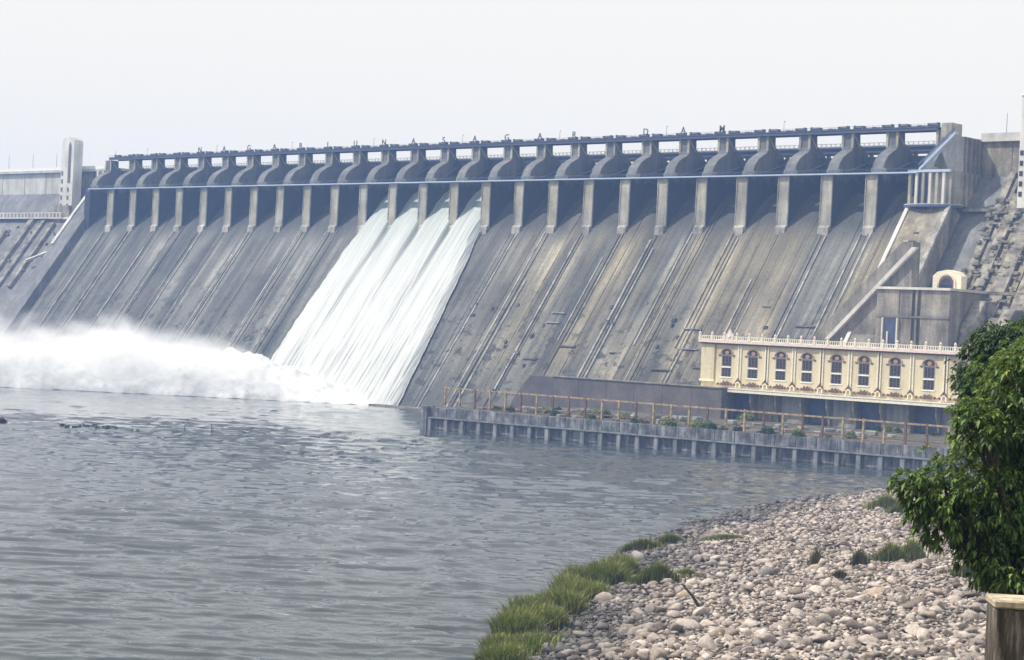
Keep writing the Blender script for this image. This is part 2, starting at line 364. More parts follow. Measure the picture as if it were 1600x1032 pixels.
# radial gates
TY, TZ, RG = 5.5, 92.2, 15.2
def gate(k):
    is_open = k in (11, 12, 13, 14); xc = (k-12.5)*S
    g = empty('radial_gate', (xc, TY, TZ),
              label='raised steel crest gate with white water pouring out beneath it' if is_open else 'closed dark steel crest gate in a dry spillway bay between piers',
              cat='gate', group='raised crest gates' if is_open else 'closed crest gates')
    if is_open: g.rotation_euler = (R(14), 0, 0)
    return g
def arc(a): return (math.cos(R(a))*RG, math.sin(R(a))*RG)
A0, A1 = -20.5, 27
sk = [arc(A0+(A1-A0)*i/10) for i in range(11)]; sk2 = [(y-.25, z) for y, z in sk]
gskin = MB().prismx(sk+sk2[::-1], -6.75, 6.75).mesh('skin_plate', M['gate'])
girders = [MB().box(-6.7, 6.7, arc(a)[0]-1.15, arc(a)[0]-.2, arc(a)[1]-.25, arc(a)[1]+.25).mesh('girder', M['bluesteel']) for a in (-14, 2, 18)]
armm = [MB().tube([(sx*5.9, .2, 0), (sx*5.2, arc(a)[0]-.8, arc(a)[1])], .32, 4).mesh('gate_arm', M['bluesteel']) for sx in (-1, 1) for a in (-14, 2, 18)]
for k in range(26):
    g = gate(k); mob('skin_plate', gskin, g)
    for me in girders: mob('girder', me, g)
    for me in armm: mob('gate_arm', me, g)

# gate walkway along the pier fronts
wk = empty('service_walkway', (0, 0, 91.2), label='thin pale blue steel walkway strung along the fronts of the piers', cat='walkway')
span = MB().box(-S/2+.03, S/2-.03, -.9, 2.6, 0, .22).box(-S/2+.03, S/2-.03, -1.0, -.75, -.05, .42).mesh('walkway_span', M['walkway'])
rail = MB().tube([(-S/2, -.9, 1.55), (S/2, -.9, 1.55)], .05, 4).tube([(-S/2, -.9, 1.1), (S/2, -.9, 1.1)], .04, 4).mesh('walkway_rail', M['hoistblue'])
post = MB().box(-.05, .05, -.95, -.85, .62, 1.6).mesh('rail_post', M['hoistblue'])
for k in range(26):
    xc = (k-12.5)*S; s_ = mob('walkway_span', span, wk, (xc, 0, 0)); mob('walkway_rail', rail, s_)
    for j in range(6): mob('rail_post', post, s_, (-S/2+S*j/6+.1, 0, 0))
# hoist bridge with machines
hb = empty('hoist_bridge', (0, 14, 106.95), label='dark blue hoist girder bridge on top of the pier columns', cat='bridge')
span = MB().box(-S/2+.04, S/2-.04, -3.1, -2.6, 0, 1.35).box(-S/2+.04, S/2-.04, 2.4, 2.9, 0, 1.35).box(-S/2+.04, S/2-.04, -3.3, 3.1, 1.0, 1.22).mesh('girder_span', M['hoistblue'])
rail = MB().tube([(-S/2, -3.2, 2.2), (S/2, -3.2, 2.2)], .045, 4).tube([(-S/2, 3.0, 2.2), (S/2, 3.0, 2.2)], .045, 4).mesh('bridge_rail', M['hoistblue'])
post = MB().box(-.04, .04, -3.24, -3.16, 1.22, 2.22).mesh('rail_post', M['hoistblue'])
for k in range(26):
    s_ = mob('girder_span', span, hb, ((k-12.5)*S, 0, 0)); mob('bridge_rail', rail, s_)
    for j in range(7): mob('rail_post', post, s_, (-S/2+S*j/7+.2, 0, 0))
drum = MB().tube([(-1.5, 0, .9), (1.5, 0, .9)], .75, 10).box(-2.2, -1.4, -.9, .9, 0, 1.5).box(1.4, 1.9, -.8, .8, 0, 1.7).mesh('rope_drum', M['dark'])
motor = MB().box(-.7, .9, -.6, .6, 0, 1.0).tube([(.9, 0, .55), (1.9, 0, .55)], .42, 8).mesh('hoist_motor', M['dark'], bevel=.08)
shaft = MB().tube([(-5.5, 0, .8), (5.5, 0, .8)], .14, 6).mesh('drive_shaft', M['dark'])
for k in range(26):
    h = empty('gate_hoist', ((k-12.5)*S, 14, 108.17), label='dark rope drum hoist on the girder bridge above a gate', cat='hoist', group='gate hoists on the girder bridge')
    for sx in (-1, 1): mob('rope_drum', drum, h, (sx*6.0, 0, 0), 0 if sx > 0 else math.pi)
    mob('hoist_motor', motor, h, (.3, 0, 0)); mob('drive_shaft', shaft, h)
# letters standing on the bridge
sign = empty('letter_sign', (0, 10.75, 108.2), label='spaced metal capitals spelling NAGARJUNASAGAR DAM along the hoist bridge', cat='sign')
for i, ch in enumerate('NAGARJUNASAGAR DAM'):
    if ch == ' ': continue
    cu = bpy.data.curves.new('letter', 'FONT'); cu.body = ch; cu.size = 3.6; cu.extrude = .1; cu.align_x = 'CENTER'; cu.offset = .03
    t = bpy.data.objects.new('tmp', cu); col.objects.link(t); dg = bpy.context.evaluated_depsgraph_get()
    me = bpy.data.meshes.new_from_object(t.evaluated_get(dg)); bpy.data.objects.remove(t); me.name = 'letter'
    me.materials.clear(); me.materials.append(M['dark'])
    o = mob('letter', me, sign, ((i+4-13)*S, 0, .9)); o.rotation_euler = (R(90), 0, 0)
    f = MB().box(-.9, -.8, 0, .1, -.1, 1.0).box(.8, .9, 0, .1, -.1, 1.0).build('letter_support', M['dark'], sign, ((i+4-13)*S, .15, 0))
# slim lamp posts on the bridge
lp = MB().tube([(0, 0, 0), (0, 0, 4.6)], [.09, .06], 5).box(-.12, .7, -.12, .12, 4.5, 4.68).mesh('lamp_post', M['dark'])
for k in list(range(1, 25, 3)):
    o = mob('lamp_post', lp, None, ((k-13)*S+5.5, 16.6, 108.15)); tag(o, 'slim lamp post on the hoist bridge between gate hoists', 'lamp post', 'lamp posts on the hoist bridge')
# road bridge behind the piers
rb = empty('road_bridge', (0, 29, 101.4), label='concrete road bridge with pale post railing behind the hoist columns', cat='bridge')
span = MB().box(-S/2+.04, S/2-.04, -5, 5, 1.6, 2.2).box(-S/2+.04, S/2-.04, -4.4, -3.4, 0, 1.6).box(-S/2+.04, S/2-.04, 3.4, 4.4, 0, 1.6).box(-S/2+.04, S/2-.04, -.5, .5, 0, 1.6).mesh('deck_span', M['bluesteel'])
para = MB().box(-S/2+.05, S/2-.05, -5, -4.75, 2.2, 2.5).box(-S/2+.05, S/2-.05, -5, -4.75, 3.25, 3.5).mesh('parapet', M['wallpale'])
post = MB().box(-.22, .22, -4.98, -4.77, 2.5, 3.25).mesh('parapet_post', M['wallpale'])
for k in range(26):
    s_ = mob('deck_span', span, rb, ((k-12.5)*S, 0, 0)); mob('parapet', para, s_)
    for j in range(9): mob('parapet_post', post, s_, (-S/2+S*(j+.5)/9, 0, 0))

# ------------------------------------------------------------------ falling water
def water_material():
    m, N, L, P = newmat('white_water'); p = wpos(N)
    st = noise(N, L, mapping(N, L, p, (1.2, .012, .012)), 1.0, 5, .65)
    st2 = noise(N, L, mapping(N, L, p, (.3, .014, .014)), 1.0, 4, .6)
    sep = N.new('ShaderNodeSeparateXYZ'); L.new(p, sep.inputs[0])
    zr = N.new('ShaderNodeMapRange'); zr.inputs[1].default_value = 52; zr.inputs[2].default_value = 88
    L.new(sep.outputs[2], zr.inputs[0])
    a = mth(N, L, 'ADD', mth(N, L, 'MULTIPLY', st, .6), mth(N, L, 'MULTIPLY', st2, .4))
    foam = ramp(N, L, a, [(.35, (.29, .32, .31)), (.46, (.40, .42, .41)), (.60, (.47, .48, .47))])
    glass = ramp(N, L, a, [(.38, (.11, .165, .15)), (.5, (.215, .27, .25)), (.64, (.40, .43, .415))])   # unaerated green water near the lip
    c = mixc(N, L, mth(N, L, 'MULTIPLY', zr.outputs[0], .9), foam, glass)
    L.new(c, P.inputs['Base Color']); P.inputs['Roughness'].default_value = .55
    P.inputs['Subsurface Weight'].default_value = 0
    bump(N, L, P, a, .5, .8)
    return m
M['wwater'] = water_material()
NX, NS = 420, 260
prof = np.array(OGEE[1:]+[(-60, 72-60/SL)]); seg = np.r_[0, np.cumsum(np.hypot(*np.diff(prof, axis=0).T))]
s = np.linspace(0, seg[-1], NS); py = np.interp(s, seg, prof[:, 0]); pz = np.interp(s, seg, prof[:, 1])
ty = np.gradient(py, s); tz = np.gradient(pz, s); nY, nZ = tz*1.0, -ty*1.0      # outward (downstream/up)
x = np.linspace(0, 1, NX)
U, SS = np.meshgrid(x, s); PY = py[:, None]; PZ = pz[:, None]
spread = np.clip((PZ-60)/20, 0, 1)                                   # 1 inside the bays
XL = -2*S+2.35*spread-(1-spread)*(.3+5.5*np.clip((66-PZ)/66, 0, 1)+1.8*fbm(np.zeros_like(PZ)+3.3, SS[:, :1]*.22))
XR = 2*S-2.35*spread+(1-spread)*(-.2+9.2*np.clip((66-PZ)/66, 0, 1)+1.2*fbm(np.zeros_like(PZ)+8.3, SS[:, :1]*.22))
X = XL+(XR-XL)*U
th = 2.4+1.8*np.clip((PZ-78)/9, 0, 1)
down = np.clip((72-PZ)/72, 0, 1)
streak = fbm(X*.9, SS*.03, 4)-.47; lump = fbm(X*.3+4, SS*.028+9, 4)-.47
th = th+streak*(.5+.7*down)+lump*(.4+1.5*down)
for xp in (-S, 0, S):                                                # hollows in the lee of the pier tails
    wd = 1.3+2.2*np.clip((70-PZ)/50, 0, 1); th = th-2.4*np.exp(-((X-xp)/wd)**2)*np.exp(-np.clip(74-PZ, 0, 99)/42)*(PZ < 80)
edge_f = np.minimum(U, 1-U)*NX/12*(.6+.8*fbm(U*0+2, SS*.12, 3)); th = th*np.clip(edge_f, .08, 1)**.6
V = np.stack([X, PY+nY[:, None]*-th*-1*0+(-(-nY[:, None]))*th, PZ+nZ[:, None]*th], -1)
V = V.reshape(-1, 3)
I = np.arange((NS-1)*NX).reshape(NS-1, NX)[:, :-1].ravel()
F = np.stack([I, I+NX, I+NX+1, I+1], 1)
o = mob('falling_water', npmesh('falling_water', V, F, M['wwater'], True)); tag(o, 'white water pouring down the spillway from four open gates', 'water', kind='stuff')

# ------------------------------------------------------------------ non-overflow dam on both sides
NO = [(26, 104.3), (20, 104.3), (20, 92), (20-100*SL, -8), (60, -8), (60, 104.3)]
def ny(z): return 20-(92-z)*SL if z < 92 else 20
nd = empty('gravity_dam', (250, 20, 0), label='grey masonry gravity dam with ribbed slope beside the square end tower', cat='dam')
def slope_strip(x0, x1, z0, z1, d, mat, name, parent, loc=(0, 0, 0), dm=-.6):
    pr = [(ny(z0), z0), (ny(z1), z1)]
    a = offset(pr, d); b = offset(pr, dm)
    return MB().prismx(a+b[::-1], x0, x1).build(name, mat, parent, loc)
MB().prismx(NO[::-1], 240.6, 460).build('dam_body', M['abutdark'], nd, (-250, -20, 0))
L0 = (-250, -20, 0)
# upper wall panels, parapet, posts
xs = [250.4, 262, 277, 292, 307, 322, 340, 360]
for a, b in zip(xs[:-1], xs[1:]):
    MB().box(a+.1, b-.1, 19.55, 20.4, 87.5, 104.2).build('wall_panel', M['abut'], nd, L0)
    MB().box(a+.05, b-.05, 18.6, 19.0, 104.32, 106.2).build('parapet', M['wallpale'], nd, L0)
MB().box(240.5, 460, 18.4, 26, 103.3, 104.3).build('deck_edge', M['coping'], nd, L0)
# smooth chute-like panels then ribs of rough masonry with two ledges
for a, b in ((250.6, 255.6), (255.9, 261.3)):
    slope_strip(a, b, 86.5, 40, .05, M['abutdark'], 'slope_panel', nd, L0)
for i, (a, b, z0, z1, d) in enumerate(((261.6, 264.2, 92, 52, 1.5), (264.9, 266.2, 90, 30, .9), (267, 270.5, 84, 52, 1.9), (271.2, 273, 80, 22, .8), (274, 279, 90, 40, 2.2), (280, 282, 79, 20, 1.0),
                                      (283.5, 289, 86, 30, 2.4), (290.5, 294, 79, 20, 1.2), (296, 302, 86, 30, 2.2), (305, 312, 79, 20, 1.4))):
    slope_strip(a, b, z0, z1, d, M['masonry'] if i % 2 == 0 else M['abut'], 'slope_rib', nd, L0)
# rough courses of blocks on the ribs
bl = [MB().box(-.9, .9, -.55, .5, -.45, .45).mesh('stone_block', M['masonry'], bevel=.12), MB().box(-.6, .6, -.5, .5, -.4, .4).mesh('stone_block', M['abut'], bevel=.1)]
for i in range(290):
    z = random.uniform(22, 84); a = random.choice((262.6, 265.5, 268.6, 272, 276, 281, 286, 292, 298)) + random.uniform(-2.2, 2.2)
    o = mob('stone_block', random.choice(bl), nd, (a-250, ny(z)-20-1.7-random.random()*1.2, z)); o.scale = (random.uniform(.7, 2.0), random.uniform(.7, 1.5), random.uniform(.6, 1.6)); o.rotation_euler = (R(random.uniform(-6, 6)), 0, R(random.uniform(-8, 8)))
for z, dep in ((79.4, 2.6), (51.0, 3.4)):
    y = ny(z)
    for a in np.arange(262 if z < 60 else 250.5, 330, 12.0):
        MB().box(a+.05, a+11.95, y-dep, y+2, z-.7, z+.3).build('ledge', M['abut'], nd, L0)
# low step blocks right of the block house
for i in range(7):
    a = 274+i*5.2; h = 48-i*1.2-(i % 2)*4
    MB().prismx([(-36, 8), (-16, 8), (-13, h), (-22, h), (-30, h-8)], a, a+4.2).build('step_buttress', M['masonry'], nd, L0, bevel=.25)
# ------------------------------------------------------------------ right abutment works
ab = empty('abutment_block', (241, 0, 0), label='fluted concrete end block with curved balcony where the piers stop', cat='building')
L0 = (-241, 0, 0)
MB().box(236.4, 250.4, .6, 20, 80.6, 92.0).build('block_body', M['pier'], ab, L0)
for i in range(6):
    MB().box(234.4+i*2.6, 235.5+i*2.6, -.5, .9, 80.6, 91.4).build('flute', M['coping'] if i % 2 else M['pier'], ab, L0, bevel=.1)
MB().box(234.2, 250.4, -.7, 1, 91.4, 92.3).build('block_cornice', M['walkway'], ab, L0)
arcp = [(231.5, 6)]+[(241.5+10.5*math.cos(R(t)), 4+6.5*math.sin(R(t))) for t in range(195, 346, 15)]+[(252, 6)]
MB().prismz(arcp, 79.7, 80.5).build('balcony', M['bluesteel'], ab, L0)
MB().prismz([(x, y+.2) for x, y in arcp], 80.5, 80.75).build('balcony_kerb', M['coping'], ab, L0)
MB().prismx([(8, 92), (8, 104), (20, 104), (20, 92)][::-1], 241.2, 250.3).build('upper_block', M['abutdark'], ab, L0)  # darker concrete puts the bluish shade of this corner into the colour
for i in range(4): MB().box(250.3, 250.75, 8.6+i*3, 9.6+i*3, 80.8, 103.8).build('side_pilaster', M['abut'], ab, L0)
MB().box(239.9, 244.2, 9.8, 16.6, 99, 109.2).build('end_column', M['pier'], ab, L0, bevel=.15)
MB().prismy([(238.3, 91.9), (251.6, 103.9), (251.6, 104.9), (238.3, 92.9)], -.6, 1.4).build('balcony_stair', M['walkway'], ab, L0)
MB().prismy([(238.3, 93.6), (251.6, 105.6), (251.6, 106.4), (238.3, 94.4)], -.85, -.65).build('stair_rail', M['bluesteel'], ab, L0)
# training wall down the right edge of the face
tw = empty('training_wall', (240, -20, 0), label='sloping concrete training wall with pale coping at the right edge of the spillway', cat='wall')
L0 = (-240, 20, 0)
pr = [(5, 79), (0, 72.2), (-42, 72-42/SL)]
MB().prismx(offset(pr, 4.0)+offset(pr, -3)[::-1], 234.3, 250.4).build('wall_body', M['abut'], tw, L0)
MB().prismx(offset(pr, 4.5)+offset(pr, 3.2)[::-1], 233.6, 235.0).build('wall_coping', M['coping'], tw, L0)
MB().prismx(offset(pr, 4.35)+offset(pr, 3.2)[::-1], 248.9, 250.5).build('inner_coping', M['rib'], tw, L0)
for i in range(5):
    z = 70-i*3.0; y = (z-72)*SL
    MB().box(241+i*.2-i*.3, 243+i*.2, y-5.0, y-2.4, z-.9, z+.9).build('bearing_block', M['dark'], tw, L0, bevel=.2)
# stair wall climbing from the power house roof to the training wall
sw = empty('stair_wall', (240, -32, 0), label='diagonal concrete stair with pale side kerbs climbing above the power house', cat='stairs')
L0 = (-240, 32, 0)
MB().prismy([(219, 25), (219, 33.5), (252.5, 66), (256.5, 66), (256.5, 25)], -31.5, -27).build('stair_body', M['abut'], sw, L0)
MB().prismy([(217.6, 33.6), (251.6, 66.6), (253.4, 66.6), (219.4, 33.6)], -29.2, -27.5).build('upper_kerb', M['coping'], sw, L0)
MB().prismy([(225.6, 33.6), (257.0, 64.2), (258.8, 64.2), (227.4, 33.6)], -33.1, -31.5).build('lower_kerb', M['coping'], sw, L0)
for i in range(30):
    MB().box(222+i*1.08, 223.2+i*1.08, -31.4, -29.3, 31+i*1.05, 32.2+i*1.05).build('stair_step', M['abut'], sw, L0)
# block house
bh = empty('block_house', (260, -30, 0), label='plain concrete block with vertical grooves and a dark doorway above the power house', cat='building')
L0 = (-260, 30, 0)
for a, b in ((247, 255.3), (255.55, 260.0), (261.2, 262.0), (263.2, 273.6)):
    MB().box(a, b, -36.2, -10, 20, 50.4).build('wall_panel', M['abut'], bh, L0, bevel=.1)
MB().box(247.2, 273.2, -35.2, -10, 20, 50.0).build('wall_core', M['abutdark'], bh, L0)
MB().box(246.6, 274, -36.9, -9, 50.5, 51.3).build('roof_slab', M['coping'], bh, L0)
MB().box(247, 273.6, -36.5, -36.2, 41.6, 42.2).build('string_course', M['abutdark'], bh, L0)
MB().box(250.4, 255, -36.6, -36.2, 24, 41).build('doorway', M['bluedoor'], bh, L0)
for a in (249.6, 251.6, 255.0): MB().box(a, a+.5, -37.0, -36.0, 24, 41.4 if a != 251.6 else 37).build('door_jamb', M['coping'], bh, L0)
# arched portal
po = empty('portal', (262.6, -20, 51.2), label='small cream arched portal with ringed doorway on the ledge', cat='portal')
def arch_prof(w, h, n=10): return [(-w, 0)]+[(w*math.cos(R(180-180*i/n)), h-w+w*math.sin(R(180-180*i/n))) for i in range(n+1)]+[(w, 0)]
def arch_ring(mb, w, h, t, y0, y1, n=12):
    o_ = arch_prof(w+t, h+t, n); i_ = arch_prof(w, h, n); k = len(o_)
    vs = [(x, y0, z) for x, z in o_]+[(x, y0, z) for x, z in i_]+[(x, y1, z) for x, z in o_]+[(x, y1, z) for x, z in i_]; fs = []
    for i in range(k-1):
        fs += [(i, i+1, k+i+1, k+i), (2*k+i, 3*k+i, 3*k+i+1, 2*k+i+1), (i, 2*k+i, 2*k+i+1, i+1), (k+i, k+i+1, 3*k+i+1, 3*k+i)]
    fs += [(0, k, 3*k, 2*k), (k-1, 3*k-1, 4*k-1, 2*k-1)][:1]
    return mb.add(vs, fs)
MB().prismy([(-5.2, 0), (-5.2, 4.6), (-3.6, 5.9), (0, 6.6), (3.6, 5.9), (5.2, 4.6), (5.2, 0)], 0, 3.5).build('portal_wall', M['creamtrim'], po)
arch_ring(MB(), 2.7, 4.9, .6, -.35, .1).build('arch_ring', M['pinktrim'], po)
arch_ring(MB(), 2.05, 3.9, .6, -.25, .1).build('inner_ring', M['brown'], po)
MB().prismy(arch_prof(2.0, 3.8), -.1, .3).build('door_leaf', M['bluedoor'], po)
# right tower
def tower(name, loc, wx, wy, h, label):
    t = empty(name, loc, label=label, cat='tower')
    MB().box(-wx/2, wx/2, 0, wy, 0, h).build('tower_shaft', M['towerw'], t, bevel=.2)
    MB().box(-wx/2-.25, wx/2+.25, -.25, wy+.25, h-.2, h+.5).build('tower_cap', M['white'], t, bevel=.1)
    return t
t = tower('control_tower', (277.5, 8, 79.6), 13.5, 12, 37.4, 'tall pale square tower on the dam with ladder of small windows')
for i in range(5): MB().box(-6.3, -5.1, -.15, .3, 4+i*3.4, 5.6+i*3.4).build('window', M['glass'], t)
for i in range(4): MB().box(-7.0, -6.5, 3+i*2, 4.2+i*2, 9, 20).build('side_recess', M['abutdark'], t)
t2 = empty('control_tower', (-272.8, 10, 78), label='white rounded-top tower with tall dark slot window on the far dam end', cat='tower')
pf = [(-5.2, 0), (-5.2, 38), (-4.4, 40), (-3.2, 41.2), (3.4, 41.2), (5, 40), (5.6, 38.2), (5.6, 0)]
MB().prismy(pf, 0, 5.5).build('tower_shaft', M['towerw'], t2)
MB().prismy([(-6.2, 0), (-6.2, 36), (-5.6, 38), (-5.2, 38), (-5.2, 0)], .8, 5).build('corner_buttress', M['abut'], t2)
MB().box(1.2, 3.2, -.25, .3, 18, 37).build('slot_window', M['abutdark'], t2)
MB().prismy([(1.2, 37), (2.2, 39), (3.2, 37)], -.25, .3).build('slot_head', M['abutdark'], t2)
for i in range(5): MB().box(-4.4, -3.2, -.2, .3, 5+i*4.2, 7.2+i*4.2).build('window', M['abutdark'], t2)
for i in range(3): MB().box(1.2, 2.4, -.2, .3, 5+i*4.2, 7+i*4.2).build('window', M['abutdark'], t2)
MB().prismy([(-7.5, -6), (-7.5, -1), (-6, 6), (6, 6), (7.5, -1), (7.5, -6)], -2.2, 0).build('tower_base', M['abut'], t2)
MB().box(-7.7, 7.7, -3.2, 2, -1.2, 0).build('base_ledge', M['coping'], t2)

# ------------------------------------------------------------------ left side
ld = empty('gravity_dam', (-250, 20, 0), label='far grey gravity dam wall with pale upper panels beside the rounded tower', cat='dam')
L0 = (250, -20, 0)
MB().prismx(NO[::-1], -560, -252).build('dam_body', M['abutdark'], ld, L0)
xs = [-480, -440, -400, -368, -346, -325, -305, -286, -262, -252]
for a, b in zip(xs[:-1], xs[1:]):
    MB().box(a+.25, b-.25, 19.4, 20.4, 90.5, 102.2).build('wall_panel', M['wallpale'] if b < -280 else M['abut'], ld, L0)
    MB().box(a+.05, b-.05, 18.4, 18.9, 103.6, 105.2).build('parapet', M['white'], ld, L0)
MB().box(-560, -238, 18.0, 26, 102.3, 103.6).build('deck_edge', M['wallpale'], ld, L0)
MB().box(-252, -238.5, 14, 22, 80, 102.2).build('end_block', M['abut'], ld, L0)
for a in (-251, -246.5, -242): MB().box(a, a+1.4, 13.2, 14.2, 80, 102).build('flute', M['coping'], ld, L0)
z = 77.5; y = ny(z)
for a in np.arange(-400, -282, 13.0):
    MB().box(a+.05, a+12.95, y-3, y+2, z-.4, z+.4).build('ledge', M['coping'], ld, L0)
    MB().box(a+.05, a+12.95, y-3, y-2.6, z+2.4, z+2.9).build('ledge_rail', M['coping'], ld, L0)
    for j in range(4): MB().box(a+1+j*3.2, a+2.2+j*3.2, y-3, y-2.6, z+.4, z+2.4).build('baluster', M['coping'], ld, L0)
for i, (a, b, z0, z1, d) in enumerate(((-300, -296, 77, 35, 1.8), (-289, -286, 77, 35, 1.4), (-320, -314, 70, 35, 2.0), (-337, -330, 77, 35, 1.6), (-278, -275, 74, 40, 1.8), (-352, -346, 70, 35, 1.6))):
    slope_strip(a, b, z0, z1, d, M['masonry'], 'slope_rib', ld, L0)
for i in range(50):
    z = random.uniform(48, 76); a = random.uniform(-340, -262)
    o = mob('stone_block', random.choice(bl), ld, (a+250, ny(z)-20-.6-random.random()*.5, z)); o.rotation_euler = (0, 0, R(random.uniform(-8, 8)))
tw = empty('training_wall', (-246, -20, 0), label='far sloping training wall with pale stair coping left of the spillway', cat='wall')
L0 = (246, 20, 0)
pr = [(12, 88), (4, 77.7), (-48, 77.7-52/SL)]
MB().prismx(offset(pr, 3.0)+offset(pr, -4)[::-1], -253, -240.4).build('wall_body', M['abutdark'], tw, L0)
MB().prismx(offset(pr[:2]+[(-8, 77.7-12/SL)], 3.6)+offset(pr[:2]+[(-8, 77.7-12/SL)], 2.4)[::-1], -253.4, -251.2).build('wall_coping', M['coping'], tw, L0)
MB().tube([(-252, -9, 60.5), (-272, -12, 54.5)], .8, 4).build('stair_rail', M['coping'], tw, L0)
lp = MB().tube([(0, 0, 0), (0, 0, 9)], [.12, .07], 5).mesh('lamp_post', M['dark'])
for a in (-345, -322, -300, -248): tag(mob('lamp_post', lp, None, (a, 22, 104.2)), 'thin lamp post on the far dam deck by the rounded tower', 'lamp post', 'lamp posts on the far deck')
tag(mob('lamp_post', lp, None, (258, 22, 104.2)), 'thin lamp post on the dam deck beside the square tower', 'lamp post')

# ------------------------------------------------------------------ power house yard
yd = MB().prismz([(170, -160), (420, -130), (420, -30), (160, -30), (160, -150)], -6, 6.6).build('yard', concrete('yard_earth', (.06, .055, .045), (.12, .11, .09), (.21, .19, .155), streak=False, scale=2)); yd['kind'] = 'structure'
tr = empty('tailrace_wall', (172.2, -161.2, 0), math.atan2(18, 151), label='long grey tailrace wall with evenly spaced buttresses standing in the water', cat='wall')
PIT = 6.15; NB = 32
MB().box(-.5, NB*PIT, .05, 2.2, -4, 7.0).build('wall_core', M['training'], tr)
pan = [MB().box(.08, PIT-.08, -.3, .1, 4.35, 7.25).mesh('wall_panel', M['training'], bevel=.05)]
but = MB().box(-.65, .65, -1.1, .1, -4, 3.95).mesh('buttress', M['buttress'], bevel=.06)
led = MB().box(0.02, PIT-.02, -1.3, .1, 3.97, 4.33).mesh('ledge', M['buttress'])
rec = MB().box(.7, PIT-.7, -.12, .04, .8, 3.7).mesh('recess_panel', M['training'])
for i in range(NB):
    mob('wall_panel', pan[0], tr, (i*PIT, 0, random.uniform(-.06, .06))); mob('buttress', but, tr, (i*PIT+.3, 0, 0)); mob('ledge', led, tr, (i*PIT, 0, 0)); mob('recess_panel', rec, tr, (i*PIT+.3, 0, 0))
MB().box(-2.9, -.4, -1.5, 2.6, -4, 7.6).build('end_post', M['training'], tr, bevel=.15)
MB().box(-2.6, -.5, 2.6, 40, -4, 6.7).build('return_wall', M['training'], tr)
# rusty post-and-rail frame on the wall
fr = empty('pipe_frame', (157, -140, 6.6), R(1.5), label='rusty ochre post and rail frame standing behind the tailrace wall', cat='frame')
for i in range(31):
    m_ = M['rust'] if random.random() < .45 else M['ochre']
    hgt = 6.2+random.uniform(-.15, .15)
    MB().box(-.27, .27, -.27, .27, 0, hgt).build('frame_post', m_, fr, (i*6.3, 0, 0))
    if i < 30:
        MB().box(.28, 6.02, -.2, .2, 5.6, 6.05).build('top_rail', M['ochre'], fr, (i*6.3, 0, 0))
        MB().box(.28, 6.02, -.14, .14, 1.3, 1.6).build('lower_rail', M['rust'], fr, (i*6.3, 0, 0))
        if i in (6, 9, 13, 20): MB().tube([(.2, 0, .4), (6.0, 0, 4.6)], .07, 4).build('brace', M['rust'], fr, (i*6.3, 0, 0))
# dull screen wall between the toe of the spillway and the power house
sc = empty('screen_wall', (168, -75, 0), label='dull purple grey screen wall with slanted end in front of the spillway toe', cat='wall')
for i in range(7):
    a = -36+i*12.0
    pr = [(a+.06, 4), (a+11.94, 4), (a+11.94, 16.2), (a+.06, 16.2)] if i else [(a-8, 4), (a+11.94, 4), (a+11.94, 16.2), (a+1.5, 16.2), (a-5, 9)]
    MB().prismy(pr, 0, 3).build('wall_panel', M['slab'], sc)
    if i: MB().box(a, a+11.9, -.3, 3.2, 16.22, 16.6).build('wall_coping', M['abut'], sc)
# ------------------------------------------------------------------ power house
W0, W1 = 200.5, 318.0
ph = empty('power_house', (W0, -66, 6.6), label='cream power house with arched windows and ornamental balustrade below the dam', cat='building')
ZB = 12.0; ZT = 24.2; LEN = W1-W0      # local heights above 6.6
MB().box(0, LEN, .3, 24, ZB-3, ZT).build('wall_core', M['cream'], ph)
MB().box(0, 5.3, -.35, .3, ZB+.1, ZT-.1).build('end_bay', M['cream'], ph)
MB().box(-.3, 5.6, -.6, .3, ZB-.5, ZB+.1).build('end_bay_sill', M['creamtrim'], ph)
wx = [10.2, 20.6, 31.4, 41.3, 52.2, 62.1, 73.1, 84.8, 96, 107]
edges = [5.3]+[(a+b)/2 for a, b in zip(wx[:-1], wx[1:])]+[LEN]
M['brownpink'] = plain('brown_pink_trim', (.34, .21, .16), .7)
def hood(w=1.72, h0=7.1, t=.26, n=10):
    vs = [(rr*math.cos(R(180*i/n)), y, h0+rr*.92*math.sin(R(180*i/n))) for y in (-.34, .2) for rr in (w, w+t) for i in range(n+1)]; k = n+1; fs = []
    for i in range(n): fs += [(i, i+1, k+i+1, k+i), (2*k+i, 3*k+i, 3*k+i+1, 2*k+i+1), (i, 2*k+i, 2*k+i+1, i+1), (k+i, k+i+1, 3*k+i+1, 3*k+i)]
    return vs, fs+[(0, k, 3*k, 2*k), (k-1, 3*k-1, 4*k-1, 2*k-1)]
M['winframe'] = plain('window_frame_paint', (.22, .17, .155), .6)
